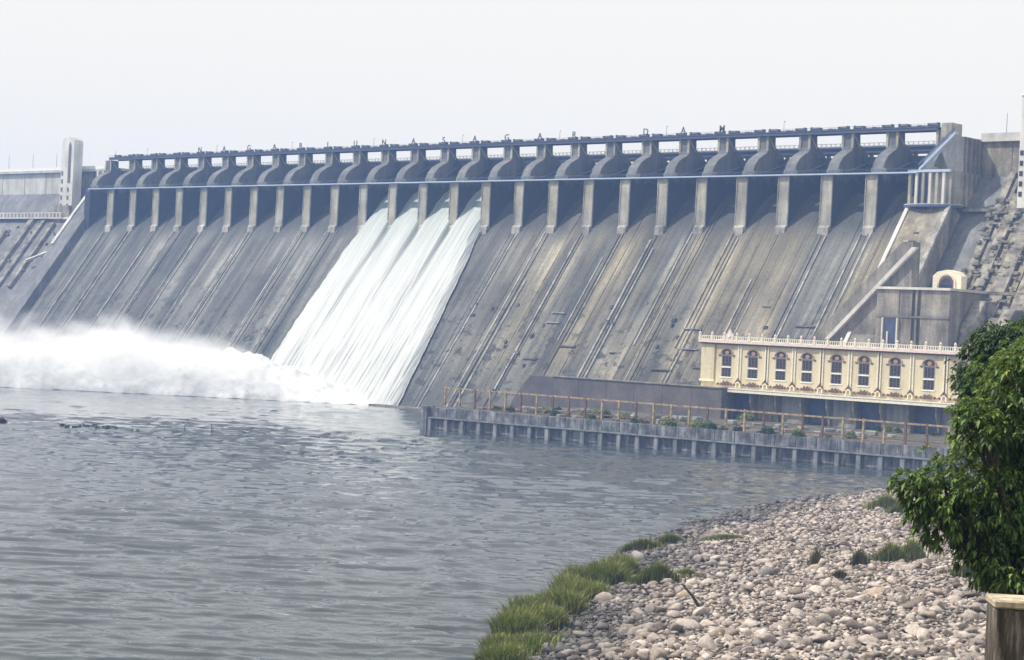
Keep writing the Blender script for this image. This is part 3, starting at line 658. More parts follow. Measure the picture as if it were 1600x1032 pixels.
def window(parent, x):
    wn = empty('window', (x, 0, ZB+1.3)); wn.parent = parent; wn.scale = (1.28, 1, 1.04)
    fr_ = arch_ring(MB(), 1.35, 8.6, .18, -.16, .32).build('frame', M['winframe'], wn)
    MB().add(*hood()).build('hood_mould', M['brownpink'], wn)
    MB().box(-2.5, -1.75, -.32, .2, 6.4, 6.8).build('hood_stop', M['brown'], wn); MB().box(1.75, 2.5, -.32, .2, 6.4, 6.8).build('hood_stop', M['brown'], wn)
    MB().box(-1.5, 1.5, -.2, .3, 2.75, 3.2).build('transom', M['white'], wn); MB().box(-1.8, 1.8, -.3, .3, -.4, 0).build('sill', M['white'], wn)
    for i, xx in enumerate((-.88, 0, .88)):
        for z0, z1 in ((.05, 1.3), (1.45, 2.65), (3.45, 4.4), (4.5, 5.4), (5.5, 6.4)):
            MB().box(xx-.38, xx+.38, .02, .12, z0, z1).build('pane', M['glass'], wn)
    MB().prismy([(1.3*math.cos(R(t)), 7.0+1.5*math.sin(R(t))) for t in range(0, 181, 20)], .05, .12).build('pane', M['glass'], wn)
    MB().tube([(0, -.1, 7.5), (0, .04, 7.5)], .62, 10).build('rosette', M['brownpink'], wn)
    for xx in (-.45, .45): MB().box(xx-.045, xx+.045, -.05, .1, 0, 6.5).build('mullion', M['winframe'], wn)
    MB().box(-1.35, 1.35, -.06, .1, 6.42, 6.6).build('glazing_bar', M['winframe'], wn)
for i, x in enumerate(wx):
    a, b = edges[i], edges[i+1]
    # bay panel in pieces round the window opening
    for q, (x0, x1, z0, z1) in enumerate(((a+.8, x-1.72, ZB-1, ZT-.1), (x+1.72, b-.8, ZB-1, ZT-.1), (x-1.72, x+1.72, ZB-1, ZB+1.3), (x-1.72, x+1.72, ZB+10.2, ZT-.1))):
        MB().box(x0, x1, -.12, .3, z0, z1).build('bay_wall', M['cream'], ph)
    window(ph, x)
    for xx in (b-.72, b+.28): MB().box(xx, xx+.44, -.4, .3, ZB-.8, ZT-.1).build('pilaster', M['creamtrim'], ph)
    MB().box(b-.26, b+.26, -.05, .3, ZB-.8, ZT-.1).build('pilaster_joint', M['brown'] if i % 2 else M['pinktrim'], ph)
    # frieze ornaments
    arch_ring(MB(), .55, 1.5, .35, -.75, -.2, 6).build('niche', M['creamtrim'], ph, (b, 0, ZB-1.9))
    MB().prismy([(-1.2, 1.4), (0, 2.9), (1.2, 1.4), (.7, 1.3), (0, 2.2), (-.7, 1.3)], -.8, -.4).build('niche_gable', M['brown'], ph, (b, 0, ZB-1.8))
    for q in range(6):
        xx = a+1.9+q*(b-a-3.6)/5
        if q in (2, 3):
            MB().box(-.7, .5, -.5, -.1, .2, 1.0).prismy([(-.9, .6), (-.2, 1.7), (.2, .9), (.9, 1.5), (.6, .4)], -.62, -.3).build('frieze_relief', M['brown'], ph, (xx, 0, ZB-1.7))
        else:
            MB().tube([(0, -.35, .5), (0, -.1, .5)], .42, 8).build('frieze_boss', M['brown'], ph, (xx, 0, ZB-1.6))
# cornice, balustrade
MB().box(-.5, LEN, -.75, .4, ZT-.55, ZT-.1).build('cornice_shade_strip', M['brown'], ph)  # brown bar stands in for the shadow line under the cornice
MB().box(-.8, LEN, -1.2, 25, ZT-.1, ZT+.75).build('cornice', M['pinktrim'], ph)
MB().box(-.8, LEN, -1.05, -.75, ZT+.8, ZT+1.0).build('balustrade_base', M['white'], ph)
MB().box(-.8, LEN, -1.0, -.8, ZT+1.95, ZT+2.15).build('balustrade_rail', M['white'], ph)
bal = MB().box(-.12, .12, -.98, -.82, 1.0, 1.95).mesh('baluster', M['creamtrim'])
pos = MB().box(-.4, .4, -1.2, -.55, .75, 2.4).mesh('rail_pier', M['creamtrim'], bevel=.06)
fin = MB().tube([(0, -.9, 2.4), (0, -.9, 2.7), (0, -.9, 3.0), (0, -.9, 3.5)], [.28, .42, .4, .05], 8).mesh('finial', M['pinktrim'])
for i in range(24):
    x = -.4+i*4.95
    p_ = mob('rail_pier', pos, ph, (x, 0, ZT)); mob('finial', fin, p_)
    for j in range(5): mob('baluster', bal, ph, (x+.9+j*.8, 0, ZT))
cr = MB().prismy([(-1.5, .75), (-1.5, 2.4), (-.8, 3.2), (0, 4.6), (.8, 3.2), (1.5, 2.4), (1.5, .75)], -1.1, -.5).build('roof_crest', M['pinktrim'], ph, (11.5, 0, ZT))
MB().tube([(0, -1.3, 2.3), (0, -1.05, 2.3)], .6, 8).build('crest_shield', M['white'], cr)
# projecting ledge with small wall, then the open base with blue shutters
MB().box(-8.6, LEN, -4.2, 0.3, ZB-3.5, ZB-2.5).build('ledge', M['creamtrim'], ph)
MB().box(-8.6, LEN, -4.35, -4.0, ZB-2.5, ZB-2.15).build('ledge_kerb', M['white'], ph)
MB().box(-7, LEN, 2, 24, 0, ZB-3.5).build('base_core', M['lowgrey'], ph)
for i in range(12):
    x = -8.6+i*4.0
for i in range(13):
    x = -6.5+i*9.6
    MB().prismx([(-3.4, 8.5), (-3.0, 5.5), (-1.6, 2.2), (-1.2, 0), (2, 0), (2, 8.5)], x-.3, x+.3).build('bracket', M['abut'], ph, bevel=.08)
    if i in (1, 2, 5, 7, 9, 11): MB().box(x+.9, x+8.4, .6, 1.9, 0.4, 8.2).build('shutter', M['bluedoor'], ph)
    elif i % 2 == 0: MB().box(x+.6, x+8.8, -.4, 1.9, 0, 8.4).build('base_panel', M['lowgrey'], ph)
    else:
        for q in range(4): MB().box(x+.8+q*2, x+2.6+q*2, 0.2, 1.9, 0.2, 8.3).build('base_panel', M['abut'], ph)

# ------------------------------------------------------------------ helper: world point seen in a direction at a ground distance
def at(u, v, d):
    q = fw+rt*((u-800)/3100)-up*((v-516)/3100); h = math.hypot(q.x, q.y); return CAM+q*(d/h)
def on_ground(u, v):
    q = fw+rt*((u-800)/3100)-up*((v-516)/3100); q = q/math.hypot(q.x, q.y); d = 100
    while d < 700:
        p = CAM+q*d
        if p.z <= max(float(ground_h(np.array([p.x]), np.array([p.y]))[0]), 0): return p
        d += .5
    return p
# end sill at the toe
MB().box(38, 170, -61, -57, -3, .55).build('end_sill', M['abut'], dam)
# ------------------------------------------------------------------ boulders of the bank
def stone_material():
    m, N, L, P = newmat('bank_stone'); g = N.new('ShaderNodeNewGeometry'); p = g.outputs['Position']
    oi = N.new('ShaderNodeObjectInfo')
    rnd = mth(N, L, 'FRACT', mth(N, L, 'ADD', g.outputs['Random Per Island'], oi.outputs['Random']))
    c = ramp(N, L, rnd, [(0, (.11, .092, .08)), (.25, (.28, .235, .205)), (.55, (.42, .36, .315)), (.8, (.53, .46, .41)), (.93, (.20, .19, .18)), (1, (.40, .31, .23))])
    n = noise(N, L, p, 3.0, 4, .7)
    c = mixc(N, L, 1.0, c, ramp(N, L, n, [(.3, g1(.62)), (.6, g1(1.08))]), 'MULTIPLY')
    sep = N.new('ShaderNodeSeparateXYZ'); L.new(p, sep.inputs[0])
    wet = N.new('ShaderNodeMapRange'); wet.inputs[1].default_value = 3.7; wet.inputs[2].default_value = 2.2
    L.new(mth(N, L, 'ADD', sep.outputs[2], mth(N, L, 'MULTIPLY', noise(N, L, p, .12, 3), 1.2)), wet.inputs[0])
    c = mixc(N, L, wet.outputs[0], c, mixc(N, L, 1.0, c, (.34, .37, .42), 'MULTIPLY'))
    L.new(c, P.inputs['Base Color']); P.inputs['Roughness'].default_value = .9; P.inputs['Specular IOR Level'].default_value = .25
    bump(N, L, P, n, .5, .12); return m
M['stone'] = stone_material()
def ico(sub):
    bm = bmesh.new(); bmesh.ops.create_icosphere(bm, subdivisions=sub, radius=1); bm.verts.ensure_lookup_table()
    V = np.array([v.co[:] for v in bm.verts]); F = np.array([[v.index for v in f.verts] for f in bm.faces]); bm.free(); return V, F
def rock_variant(sub, seed):
    r_ = np.random.default_rng(seed); V, F = ico(sub)
    V = V*(1+.12*r_.standard_normal((len(V), 1)))
    for _ in range(7):
        n = r_.standard_normal(3); n /= np.linalg.norm(n); c = r_.uniform(.3, .68); d = V@n
        V = V-np.maximum(d-c, 0)[:, None]*n
    return V*np.array([r_.uniform(.85, 1.35), r_.uniform(.75, 1.05), r_.uniform(.5, .8)]), F
near_v = [rock_variant(2, 100+i) for i in range(12)]; far_v = [rock_variant(0 or 1, 300+i) for i in range(12)]
jx, jy = np.meshgrid(np.arange(355, 575, .62), np.arange(-500, -120, .62))
jx = jx.ravel()+rng.uniform(-.33, .33, jx.size); jy = jy.ravel()+rng.uniform(-.33, .33, jy.size)
dd = np.hypot(jx-CAM.x, jy-CAM.y); ang = np.degrees(np.arctan2(jx-CAM.x, jy-CAM.y))-math.degrees(YAW)
keep = (np.abs(ang) < 17.5) & (dd > 118) & (dd < 470); jx, jy, dd = jx[keep], jy[keep], dd[keep]
ss = shore_s(jx, jy); keep = (ss > -1.6) & (ss < 130); jx, jy, dd, ss = jx[keep], jy[keep], dd[keep], ss[keep]
keep = rng.random(len(jx)) < np.where(dd > 300, .7, .95); jx, jy, dd, ss = jx[keep], jy[keep], dd[keep], ss[keep]
jz = ground_h(jx, jy); sz = np.clip(np.exp(rng.normal(-1.06, .44, len(jx))), .15, 1.1)
bigm = rng.random(len(jx)) < .012; sz = np.where(bigm, rng.uniform(.8, 1.35, len(jx)), sz); sz = np.where(ss < 4, np.minimum(sz, .45), sz)
order = np.argsort(-sz/dd); vis = (np.abs(ang[0] if False else (np.degrees(np.arctan2(jx-CAM.x, jy-CAM.y))-math.degrees(YAW))) < 14.2) & (dd > 150)
order = np.r_[order[vis[order]], order[~vis[order]]]
rock_me = [npmesh('boulder', v, f, M['stone'], False) for v, f in near_v]
for i in order[:300]:
    o = mob('boulder', rock_me[rng.integers(12)], None, (jx[i], jy[i], jz[i]+.28*sz[i])); o.scale = (sz[i],)*3
    o.rotation_euler = (rng.uniform(-.35, .35), rng.uniform(-.35, .35), rng.uniform(0, 6.28))
    tag(o, 'larger boulder lying among the smaller loose stones of the river bank', 'boulder', 'larger boulders of the stony bank')
def scatter(idx, variants):
    Vs, Fs = [], []; n0 = 0; which = rng.integers(len(variants), size=len(idx))
    for k, (v, f) in enumerate(variants):
        ii = idx[which == k]; n = len(ii)
        if not n: continue
        az = rng.uniform(0, 6.28, n); c, s_ = np.cos(az), np.sin(az); tx = rng.uniform(-.4, .4, n); ct, st_ = np.cos(tx), np.sin(tx)
        P_ = v[None]*sz[ii][:, None, None]; y2 = P_[..., 1]*ct[:, None]-P_[..., 2]*st_[:, None]; z2 = P_[..., 1]*st_[:, None]+P_[..., 2]*ct[:, None]
        x3 = P_[..., 0]*c[:, None]-y2*s_[:, None]; y3 = P_[..., 0]*s_[:, None]+y2*c[:, None]
        Q = np.stack([x3+jx[ii][:, None], y3+jy[ii][:, None], z2+(jz[ii]+.22*sz[ii])[:, None]], -1).reshape(-1, 3)
        Fs.append((f[None]+(n0+np.arange(n)*len(v))[:, None, None]).reshape(-1, 3)); Vs.append(Q); n0 += len(Q)
    return np.concatenate(Vs), np.concatenate(Fs)
rest = order[300:]; nearm = vis[rest] & (dd[rest] < 200)
V1, F1 = scatter(rest[nearm], [rock_variant(2, 500+i) for i in range(16)]); V2, F2 = scatter(rest[~nearm], far_v)
o = mob('bank_stones', npmesh('bank_stones', np.concatenate([V1, V2]), np.concatenate([F1, F2+len(V1)]), M['stone'])); tag(o, 'mass of loose pale stones covering the river bank', 'stones', kind='stuff')
print('stones', len(rest), 'tris', len(F1)+len(F2))

# ------------------------------------------------------------------ foliage
def leaf_material(name, stops, trans=.25):
    m, N, L, P = newmat(name); g = N.new('ShaderNodeNewGeometry')
    L.new(ramp(N, L, g.outputs['Random Per Island'], stops), P.inputs['Base Color'])
    P.inputs['Roughness'].default_value = .5; P.inputs['Specular IOR Level'].default_value = .35
    P.inputs['Transmission Weight'].default_value = 0
    td = N.new('ShaderNodeBsdfTranslucent'); ms = N.new('ShaderNodeMixShader'); ms.inputs[0].default_value = trans
    td.inputs['Color'].default_value = (.20, .28, .04, 1)
    out = N['Material Output']; L.new(P.outputs[0], ms.inputs[1]); L.new(td.outputs[0], ms.inputs[2]); L.new(ms.outputs[0], out.inputs[0])
    return m
M['leaf'] = leaf_material('broad_leaf', [(0, (.016, .036, .01)), (.42, (.036, .085, .016)), (.72, (.085, .16, .03)), (.94, (.20, .29, .06)), (1, (.30, .28, .07))])
M['leafdark'] = leaf_material('dark_leaf', [(0, (.014, .034, .014)), (.6, (.03, .065, .022)), (1, (.06, .115, .035))], .12)
M['leafyellow'] = leaf_material('scrub_leaf', [(0, (.10, .13, .03)), (.6, (.24, .26, .07)), (1, (.42, .36, .13))])
M['grass'] = leaf_material('reed_blade', [(0, (.09, .07, .03)), (.1, (.04, .055, .012)), (.45, (.10, .115, .022)), (.78, (.20, .21, .04)), (1, (.42, .34, .13))], .3)
M['drygrass'] = leaf_material('dry_reed', [(0, (.05, .045, .025)), (.6, (.12, .10, .05)), (1, (.25, .2, .1))], .1)
def whorls(C, D, n_leaf, length, width, droop, r_):
    """C centres (n,3), D outward directions (n,3): clusters of pointed leaves fanning out and drooping"""
    n = len(C); k = n_leaf; D = D/np.linalg.norm(D, axis=1, keepdims=True)
    ref = np.where(np.abs(D[:, 2:3]) < .9, np.array([[0, 0, 1.]]), np.array([[1., 0, 0]]))
    A = np.cross(D, ref); A /= np.linalg.norm(A, axis=1, keepdims=True); B = np.cross(D, A)
    th = (np.arange(k)[None]*2.4+r_.uniform(0, 6.28, (n, 1)))+r_.normal(0, .2, (n, k)); sp = r_.uniform(.5, 1.25, (n, k))
    dirs = D[:, None]*np.cos(sp)[..., None]+(A[:, None]*np.cos(th)[..., None]+B[:, None]*np.sin(th)[..., None])*np.sin(sp)[..., None]
    ln = length*r_.uniform(.65, 1.15, (n, k))[..., None]; dirs = dirs.reshape(-1, 3); ln = ln.reshape(-1, 1)
    base = np.repeat(C, k, 0)+dirs*ln*.08
    dn = np.array([[0, 0, -1.]]); mid = base+dirs*ln*.5+dn*ln*droop*.18; tip = base+dirs*ln*.92+dn*ln*droop*.6
    sd_ = np.cross(dirs, np.array([[0, 0, 1.]])+r_.normal(0, .35, dirs.shape)); sd_ /= np.linalg.norm(sd_, axis=1, keepdims=True)+1e-9
    wd = width*ln/length; nrm = np.cross(sd_, dirs)
    Lf = mid+sd_*wd*.5+nrm*wd*.15; Rf = mid-sd_*wd*.5+nrm*wd*.15
    V = np.stack([base, Lf, mid, Rf, tip], 1).reshape(-1, 3); i = np.arange(len(base))*5
    F = np.stack([np.stack([i, i+1, i+2], 1), np.stack([i, i+2, i+3], 1), np.stack([i+1, i+4, i+2], 1), np.stack([i+2, i+4, i+3], 1)], 1).reshape(-1, 3)
    return V, F
def tree(name, lobes, base, dist, mat, n_per, n_leaf, length, width, label, seed, shell=.55):
    r_ = np.random.default_rng(seed); b = Vector(base); t = empty(name, b, label=label, cat='tree')
    Cs, Ds = [], []; px = dist/3100
    tk = MB(); ctr = []
    for (u, v, rad, dep) in lobes:
        c = at(u, v, dist+dep); ctr.append((c, rad*px)); R_ = rad*px; n = int(n_per*(R_**2))
        q = r_.standard_normal((n, 3)); q /= np.linalg.norm(q, axis=1, keepdims=True)
        rr = np.where(r_.random(n) < .72, r_.uniform(.78, 1.08, n), r_.uniform(shell*.3, .8, n))*(1+.22*(vnoise(q[:, 0]*3+u, q[:, 1]*3+q[:, 2]*2+v)-.5)*2)
        pts = np.array(c)+q*rr[:, None]*R_*np.array([[1, 1, .85]]); d = q+np.array([[0, 0, .45]])+r_.normal(0, .3, q.shape)
        Cs.append(pts); Ds.append(d)
    C = np.concatenate(Cs); D = np.concatenate(Ds)
    V, F = whorls(C, D, n_leaf, length, width, 1.0, r_)
    crown = npmesh('crown', V-np.array(b)[None], F, mat); mob('crown', crown, t)
    top = sorted(ctr, key=lambda q: -q[0].z)[0][0]
    mid = b.lerp(top, .45)+Vector((.15, .1, 0)); L_ = [b-b, (b.lerp(mid, .5)-b)+Vector((.1, 0, 0)), mid-b, top-b]
    MB().tube(L_, [.34*dist/45, .28*dist/45, .2*dist/45, .05], 9).build('trunk', M['bark'], t, smooth=True)
    for c, R_ in ctr:
        s_ = b.lerp(mid, random.uniform(.55, 1.0))-b; e_ = c-b; m_ = s_.lerp(e_, .55)+Vector((0, 0, -.15*R_))
        MB().tube([s_, m_, e_], [.11, .075, .03], 6).build('limb', M['bark'], t, smooth=True)
        for q in range(4):
            d_ = Vector(np.random.default_rng(q+int(R_*100)).standard_normal(3)).normalized()*R_*.85
            MB().tube([m_.lerp(e_, .6), e_+d_], [.035, .012], 4).build('twig', M['bark'], t)
    return t
gb = at(1650, 1000, 47); gz = float(ground_h(np.array([gb.x]), np.array([gb.y]))[0])
tree('broadleaf_tree', [(1600, 600, 60, 0), (1580, 660, 62, .2), (1535, 672, 42, -1), (1525, 765, 85, 0), (1455, 765, 48, -.4), (1422, 752, 24, -.6), (1478, 805, 52, .2), (1570, 795, 78, .8), (1640, 720, 105, 1.4),
      (1590, 860, 75, .8), (1650, 820, 120, 1.5), (1690, 640, 150, 1), (1545, 845, 50, .3), (1640, 560, 60, 0), (1510, 640, 28, -.6), (1720, 880, 130, 1.5), (1552, 872, 52, .2), (1590, 895, 48, -.2), (1640, 900, 80, .4), (1440, 785, 22, -.2)], (gb.x, gb.y, gz-.3), 45, M['leaf'], 250, 10, .205, .075,
      'bright green broad leaved tree leaning over the stony bank', 3)
gb = at(1640, 1000, 72); gz = float(ground_h(np.array([gb.x]), np.array([gb.y]))[0])
tree('dark_tree', [(1535, 572, 42, 0), (1565, 545, 42, 0), (1518, 598, 28, 0), (1528, 545, 26, 0), (1545, 525, 24, .2), (1600, 560, 70, .5), (1530, 610, 34, -.3), (1570, 620, 60, .5), (1640, 590, 90, 1), (1600, 530, 34, 0), (1660, 520, 60, 1), (1640, 700, 110, 1.5)], (gb.x, gb.y, gz-.3), 70, M['leafdark'], 220, 10, .22, .08,
      'dark small leaved tree behind the bright broadleaf tree', 4)
# grass and reeds
def blades(cx, cy, cz, hgt, r_, wid=.07, lean=.35):
    n = len(cx); az = r_.uniform(0, 6.28, n); ln = r_.uniform(.05, lean, n)*hgt; dx, dy = np.cos(az)*ln, np.sin(az)*ln
    sx, sy = -np.sin(az+r_.normal(0, .5, n)), np.cos(az); wv = wid*r_.uniform(.6, 1.3, n)
    b = np.stack([cx, cy, cz], 1); m = b+np.stack([dx*.35, dy*.35, hgt*.6], 1); t = b+np.stack([dx, dy, hgt*r_.uniform(.8, 1, n)], 1)
    s_ = np.stack([sx*wv, sy*wv, np.zeros(n)], 1)
    V = np.stack([b-s_, b+s_, m+s_*.8, m-s_*.8, t], 1).reshape(-1, 3); i = np.arange(n)*5
    F = np.stack([np.stack([i, i+1, i+2], 1), np.stack([i, i+2, i+3], 1), np.stack([i+3, i+2, i+4], 1)], 1).reshape(-1, 3)
    return V, F
r_ = np.random.default_rng(11)
# belt of reeds along the water's edge
path = [(752, 1075, 1.0), (775, 1030, 6), (805, 1005, 9), (835, 978, 9.5), (875, 950, 8), (910, 928, 6.5), (945, 908, 6), (980, 898, 3.5)]
cx, cy, hh = [], [], []
for (a, b) in zip(path[:-1], path[1:]):
    pa, pb = on_ground(a[0], a[1]), on_ground(b[0], b[1]); n = int((pb-pa).length*420)
    t = r_.random(n); wv = a[2]+(b[2]-a[2])*t
    cx.append(pa.x+(pb.x-pa.x)*t+r_.normal(0, .33, n)*wv); cy.append(pa.y+(pb.y-pa.y)*t+r_.normal(0, .33, n)*wv)
cx, cy = np.concatenate(cx), np.concatenate(cy); cz = np.maximum(ground_h(cx, cy), -.3)
cen = [on_ground(u_, v_) for u_, v_ in ((775, 1024), (800, 1000), (832, 985), (815, 962), (850, 955), (880, 962), (872, 930), (905, 940), (915, 912), (945, 915), (968, 900), (790, 1045), (838, 1020), (890, 920))]
mound = np.zeros(len(cx)); tone = np.zeros(len(cx))
for i, c in enumerate(cen):
    rad = 2.6+1.3*((i*7) % 5)/4; q_ = np.clip(1-((cx-c.x)**2+(cy-c.y)**2)/rad**2, 0, 1)**.5*(.75+.5*((i*3) % 4)/3); mound = np.maximum(mound, q_)
kk = (cz > -.12) & (r_.random(len(cx)) < .06+1.6*mound); cx, cy, cz, mound = cx[kk], cy[kk], cz[kk], mound[kk]
hh = .45+2.5*mound*r_.uniform(.75, 1.12, len(cx))
V, F = blades(cx, cy, cz, hh, r_, .07, .8)
o = mob('shore_reeds', npmesh('shore_reeds', V, F, M['grass'])); tag(o, 'dense green reeds along the water edge of the bank', 'reeds', kind='stuff')
def clump(u, v, wpx, hpx, mat, label, dens=1.0, lean=.35):
    p = on_ground(u, v); d = math.hypot(p.x-CAM.x, p.y-CAM.y); px = d/3100; rad = wpx*px/2; n = int(520*dens*max(rad, .5))
    q = r_.normal(0, .45, (n, 2))*rad; X_, Y_ = p.x+q[:, 0]*.8+rt.x*q[:, 1]*.5, p.y+q[:, 0]*.8*rt.y+q[:, 1]*.5
    k = 1-.5*np.clip(np.hypot(q[:, 0], q[:, 1])/max(rad, .1), 0, 1)
    V, F = blades(X_, Y_, ground_h(X_, Y_)-.05, hpx*px*k*r_.uniform(.6, 1.1, n), r_, .055, lean)
    o = mob('grass_clump', npmesh('grass_clump', V-np.array([[p.x, p.y, p.z]]), F, mat), None, p); tag(o, label, 'grass'); return o
for a in ((1025, 915, 60, 48, M['grass'], 'yellow green grass clump inland of the shore reeds near the dark stick'),
          (1000, 862, 55, 26, M['grass'], 'low dark green reed patch at the water edge beyond the long reed belt'),
          (1045, 852, 40, 24, M['grass'], 'short reed tuft where the reeds give way to grey wet stones'),
          (1070, 905, 40, 22, M['leafyellow'], 'sparse yellowish grass beside the dark stick'),
          (1392, 880, 42, 42, M['grass'], 'dense upright green grass clump in the open middle of the stones'),
          (1424, 878, 34, 48, M['leafyellow'], 'pale seeding grass clump right beside the dense upright one'),
          (1384, 797, 50, 30, M['leafyellow'], 'feathery pale grass at the far wet edge by the tree branch'),
          (1415, 803, 45, 28, M['grass'], 'green grass under the drooping branch tip at the far edge'),
          (1525, 905, 70, 42, M['grass'], 'leafy green clump growing under the broadleaf tree'),
          (1275, 885, 20, 40, M['drygrass'], 'thin dark brown stalks standing alone on the stones'),
          (1342, 885, 28, 38, M['drygrass'], 'small dry brown grass tuft next to the dense green clump'),
          (1310, 905, 26, 20, M['drygrass'], 'low withered tuft between the dark stalks and green clump'),
          (1130, 845, 60, 14, M['leafyellow'], 'low yellowish grass fringe on the stones near the wet grey edge')):
    clump(*a, dens=.5 if a[4] is M['drygrass'] else 1.0)
# sticks on the bank
def stick(ua, va, ub, vb, rad, label):
    a = on_ground(ub, vb); b = on_ground(ub, vb)+(rt*((ua-ub)*a.length*0+(ua-ub)*(a-CAM).length/3100))+Vector((0, 0, (vb-va)*(a-CAM).length/3100))
    a = a-Vector((0, 0, .2)); m_ = (b-a)*.5+Vector((.05, .1, .08))
    tag(MB().tube([(0, 0, 0), m_, b-a], [rad, rad*.85, rad*.4], 6).build('driftwood_stick', M['wood'], None, a), label, 'stick')
stick(1064, 913, 1096, 951, .22, 'thick dark driftwood stick slanting up from the pale stones')
stick(988, 905, 1019, 932, .11, 'thin dark twig leaning out of the stones by the reeds')
# roadside post
pb = at(1590, 938, 10.2)
pp = empty('roadside_post', (pb.x, pb.y, 29.9), R(38), label='weathered dark wooden post with pale cap beside the tree', cat='post')
def post_material():
    m, N, L, P = newmat('post_wood'); p = wpos(N)
    n = noise(N, L, mapping(N, L, p, (22, 22, 3)), 1.0, 5, .7)
    L.new(ramp(N, L, n, [(.36, (.018, .014, .011)), (.5, (.06, .05, .04)), (.62, (.17, .15, .125))]), P.inputs['Base Color']); P.inputs['Roughness'].default_value = .95
    bump(N, L, P, n, .8, .02); return m
h_ = pb.z-29.9
MB().box(-.13, .13, -.13, .13, 0, h_-.03).build('post_shaft', post_material(), pp, bevel=.012)
MB().box(-.137, .137, -.137, .137, h_-.03, h_+.01).build('post_cap', plain('post_cap_stone', (.42, .35, .25), .9, 0, .3, 14), pp, bevel=.008)
# ------------------------------------------------------------------ things in the river
def water_rock(u, v, r, label, mat, grp=None):
    q = fw+rt*((u-800)/3100)-up*((v-516)/3100); p = CAM+q*(-CAM.z/q.z)
    o = mob('river_rock', rock_rv[rng.integers(6)], None, (p.x, p.y, .35)); o.scale = (r*1.3, r, r*1.6); o.rotation_euler = (0, 0, rng.uniform(0, 6)); tag(o, label, 'rock', grp)
M['wetrock'] = plain('wet_rock', (.035, .04, .045), .5, 0, .4, 2)
rock_rv = [npmesh('river_rock', *rock_variant(2, 800+i), M['wetrock']) for i in range(6)]
for i in range(16):
    water_rock(98+i*5.6+rng.uniform(-2, 2), 667+i*.35+rng.uniform(-1, 1.5), rng.uniform(.5, 1.15)*(1.3 if 5 < i < 15 else .8), 'dark wet rock in the broken line of rocks on the open river', M['wetrock'], 'line of rocks in the river')
for u, v, r, l in ((206, 674, .7, 'small flat rock just past the end of the rock line'), (216, 677, .9, 'dark rock standing apart beyond the rock line'), (565, 690, .7, 'small lone round rock in the middle of the river'), (536, 688, .4, 'tiny flat rock awash next to the lone round rock'),
                   (2, 662, 2.2, 'large dark rock at the far bank side with scrub'), (438, 683, .4, 'tiny dark rock tip between the stakes and the lone rock')):
    water_rock(u, v, r, l, M['wetrock'])
q = fw+rt*((288-800)/3100)-up*((675-516)/3100); p = CAM+q*(-CAM.z/q.z)
sk = empty('fishing_stakes', (p.x, p.y, 0), math.atan2(rt.y, rt.x), label='two thin stakes joined by a line standing in the river', cat='stakes')
for x, hgt in ((0, 2.0), (7.2, 2.6), (7.6, 1.6)): MB().tube([(x, 0, -1), (x+.1, 0, hgt)], .12, 5).build('stake', M['wood'], sk)
MB().tube([(0, 0, 1.7), (3.6, 0, 1.3), (7.2, 0, 1.9)], .06, 4).build('stake_line', M['wood'], sk)
q = fw+rt*((650-800)/3100)-up*((698-516)/3100); p = CAM+q*(-CAM.z/q.z)
bt = empty('small_boat', (p.x, p.y, 0), math.atan2(rt.y, rt.x), label='tiny dark open boat floating before the tailrace wall end', cat='boat')
MB().add([(-2, 0, .7), (-1.2, -.6, .1), (-1.2, .6, .1), (1.2, -.6, .1), (1.2, .6, .1), (2, 0, .75), (-1.2, -.8, .55), (-1.2, .8, .55), (1.2, -.8, .55), (1.2, .8, .55)],
         [(0, 6, 1), (0, 1, 2), (0, 2, 7), (1, 6, 8, 3), (2, 4, 9, 7), (1, 3, 4, 2), (5, 3, 8), (5, 4, 3), (5, 9, 4)]).build('hull', M['dark'], bt)
MB().tube([(-1.0, 0, .2), (-1.1, 0, 1.5)], .08, 5).build('mooring_post', M['wood'], bt)
# ------------------------------------------------------------------ rubble and scrub in the yard
r2 = np.random.default_rng(21)
blk = [MB().box(-1.2, 1.2, -.8, .8, 0, 1.1).mesh('rubble_block', M['lowgrey'], bevel=.15), MB().box(-.8, .8, -.8, .8, 0, .8).mesh('rubble_block', M['abut'], bevel=.12)]
for i in range(90):
    o = mob('rubble_block', blk[i % 2], None, (168+r2.random()*135, r2.choice([-136, -130, -118, -100])+r2.uniform(-4, 4), 6.55)); o.rotation_euler = (0, 0, r2.uniform(0, 3)); k = r2.uniform(.6, 1.5); o.scale = (k, k, k*r2.uniform(.6, 1.3))
    tag(o, 'loose concrete block lying in the yard behind the rusty frame', 'rubble', 'loose blocks in the yard')
def shrub(x, y, rad, mat, seed):
    rr = np.random.default_rng(seed); n = int(34*rad*rad)+14
    q = rr.standard_normal((n, 3)); q /= np.linalg.norm(q, axis=1, keepdims=True); q[:, 2] = np.abs(q[:, 2])
    C = q*rad*rr.uniform(.4, 1.05, (n, 1))+np.array([[0, 0, .3]])
    V, F = whorls(C, q+np.array([[0, 0, .5]]), 7, .85, .3, .6, rr)
    t = empty('yard_shrub', (x, y, 6.6), label='small scrubby bush growing in the yard behind the rusty frame', cat='bush', group='bushes in the yard')
    mob('foliage', npmesh('foliage', V, F, mat), t)
    for k in range(3): MB().tube([(0, 0, 0), (rr.normal(0, .3)*rad, rr.normal(0, .3)*rad, rad*.8)], [.1, .03], 4).build('stem', M['bark'], t)
for i in range(40):
    shrub(176+i*3.3+r2.uniform(-2, 2), r2.choice([-139, -134, -125, -72])+r2.uniform(-1, 1), r2.uniform(.8, 2.2), (M['leafyellow'], M['leaf'], M['leafdark'])[i % 3], 60+i)

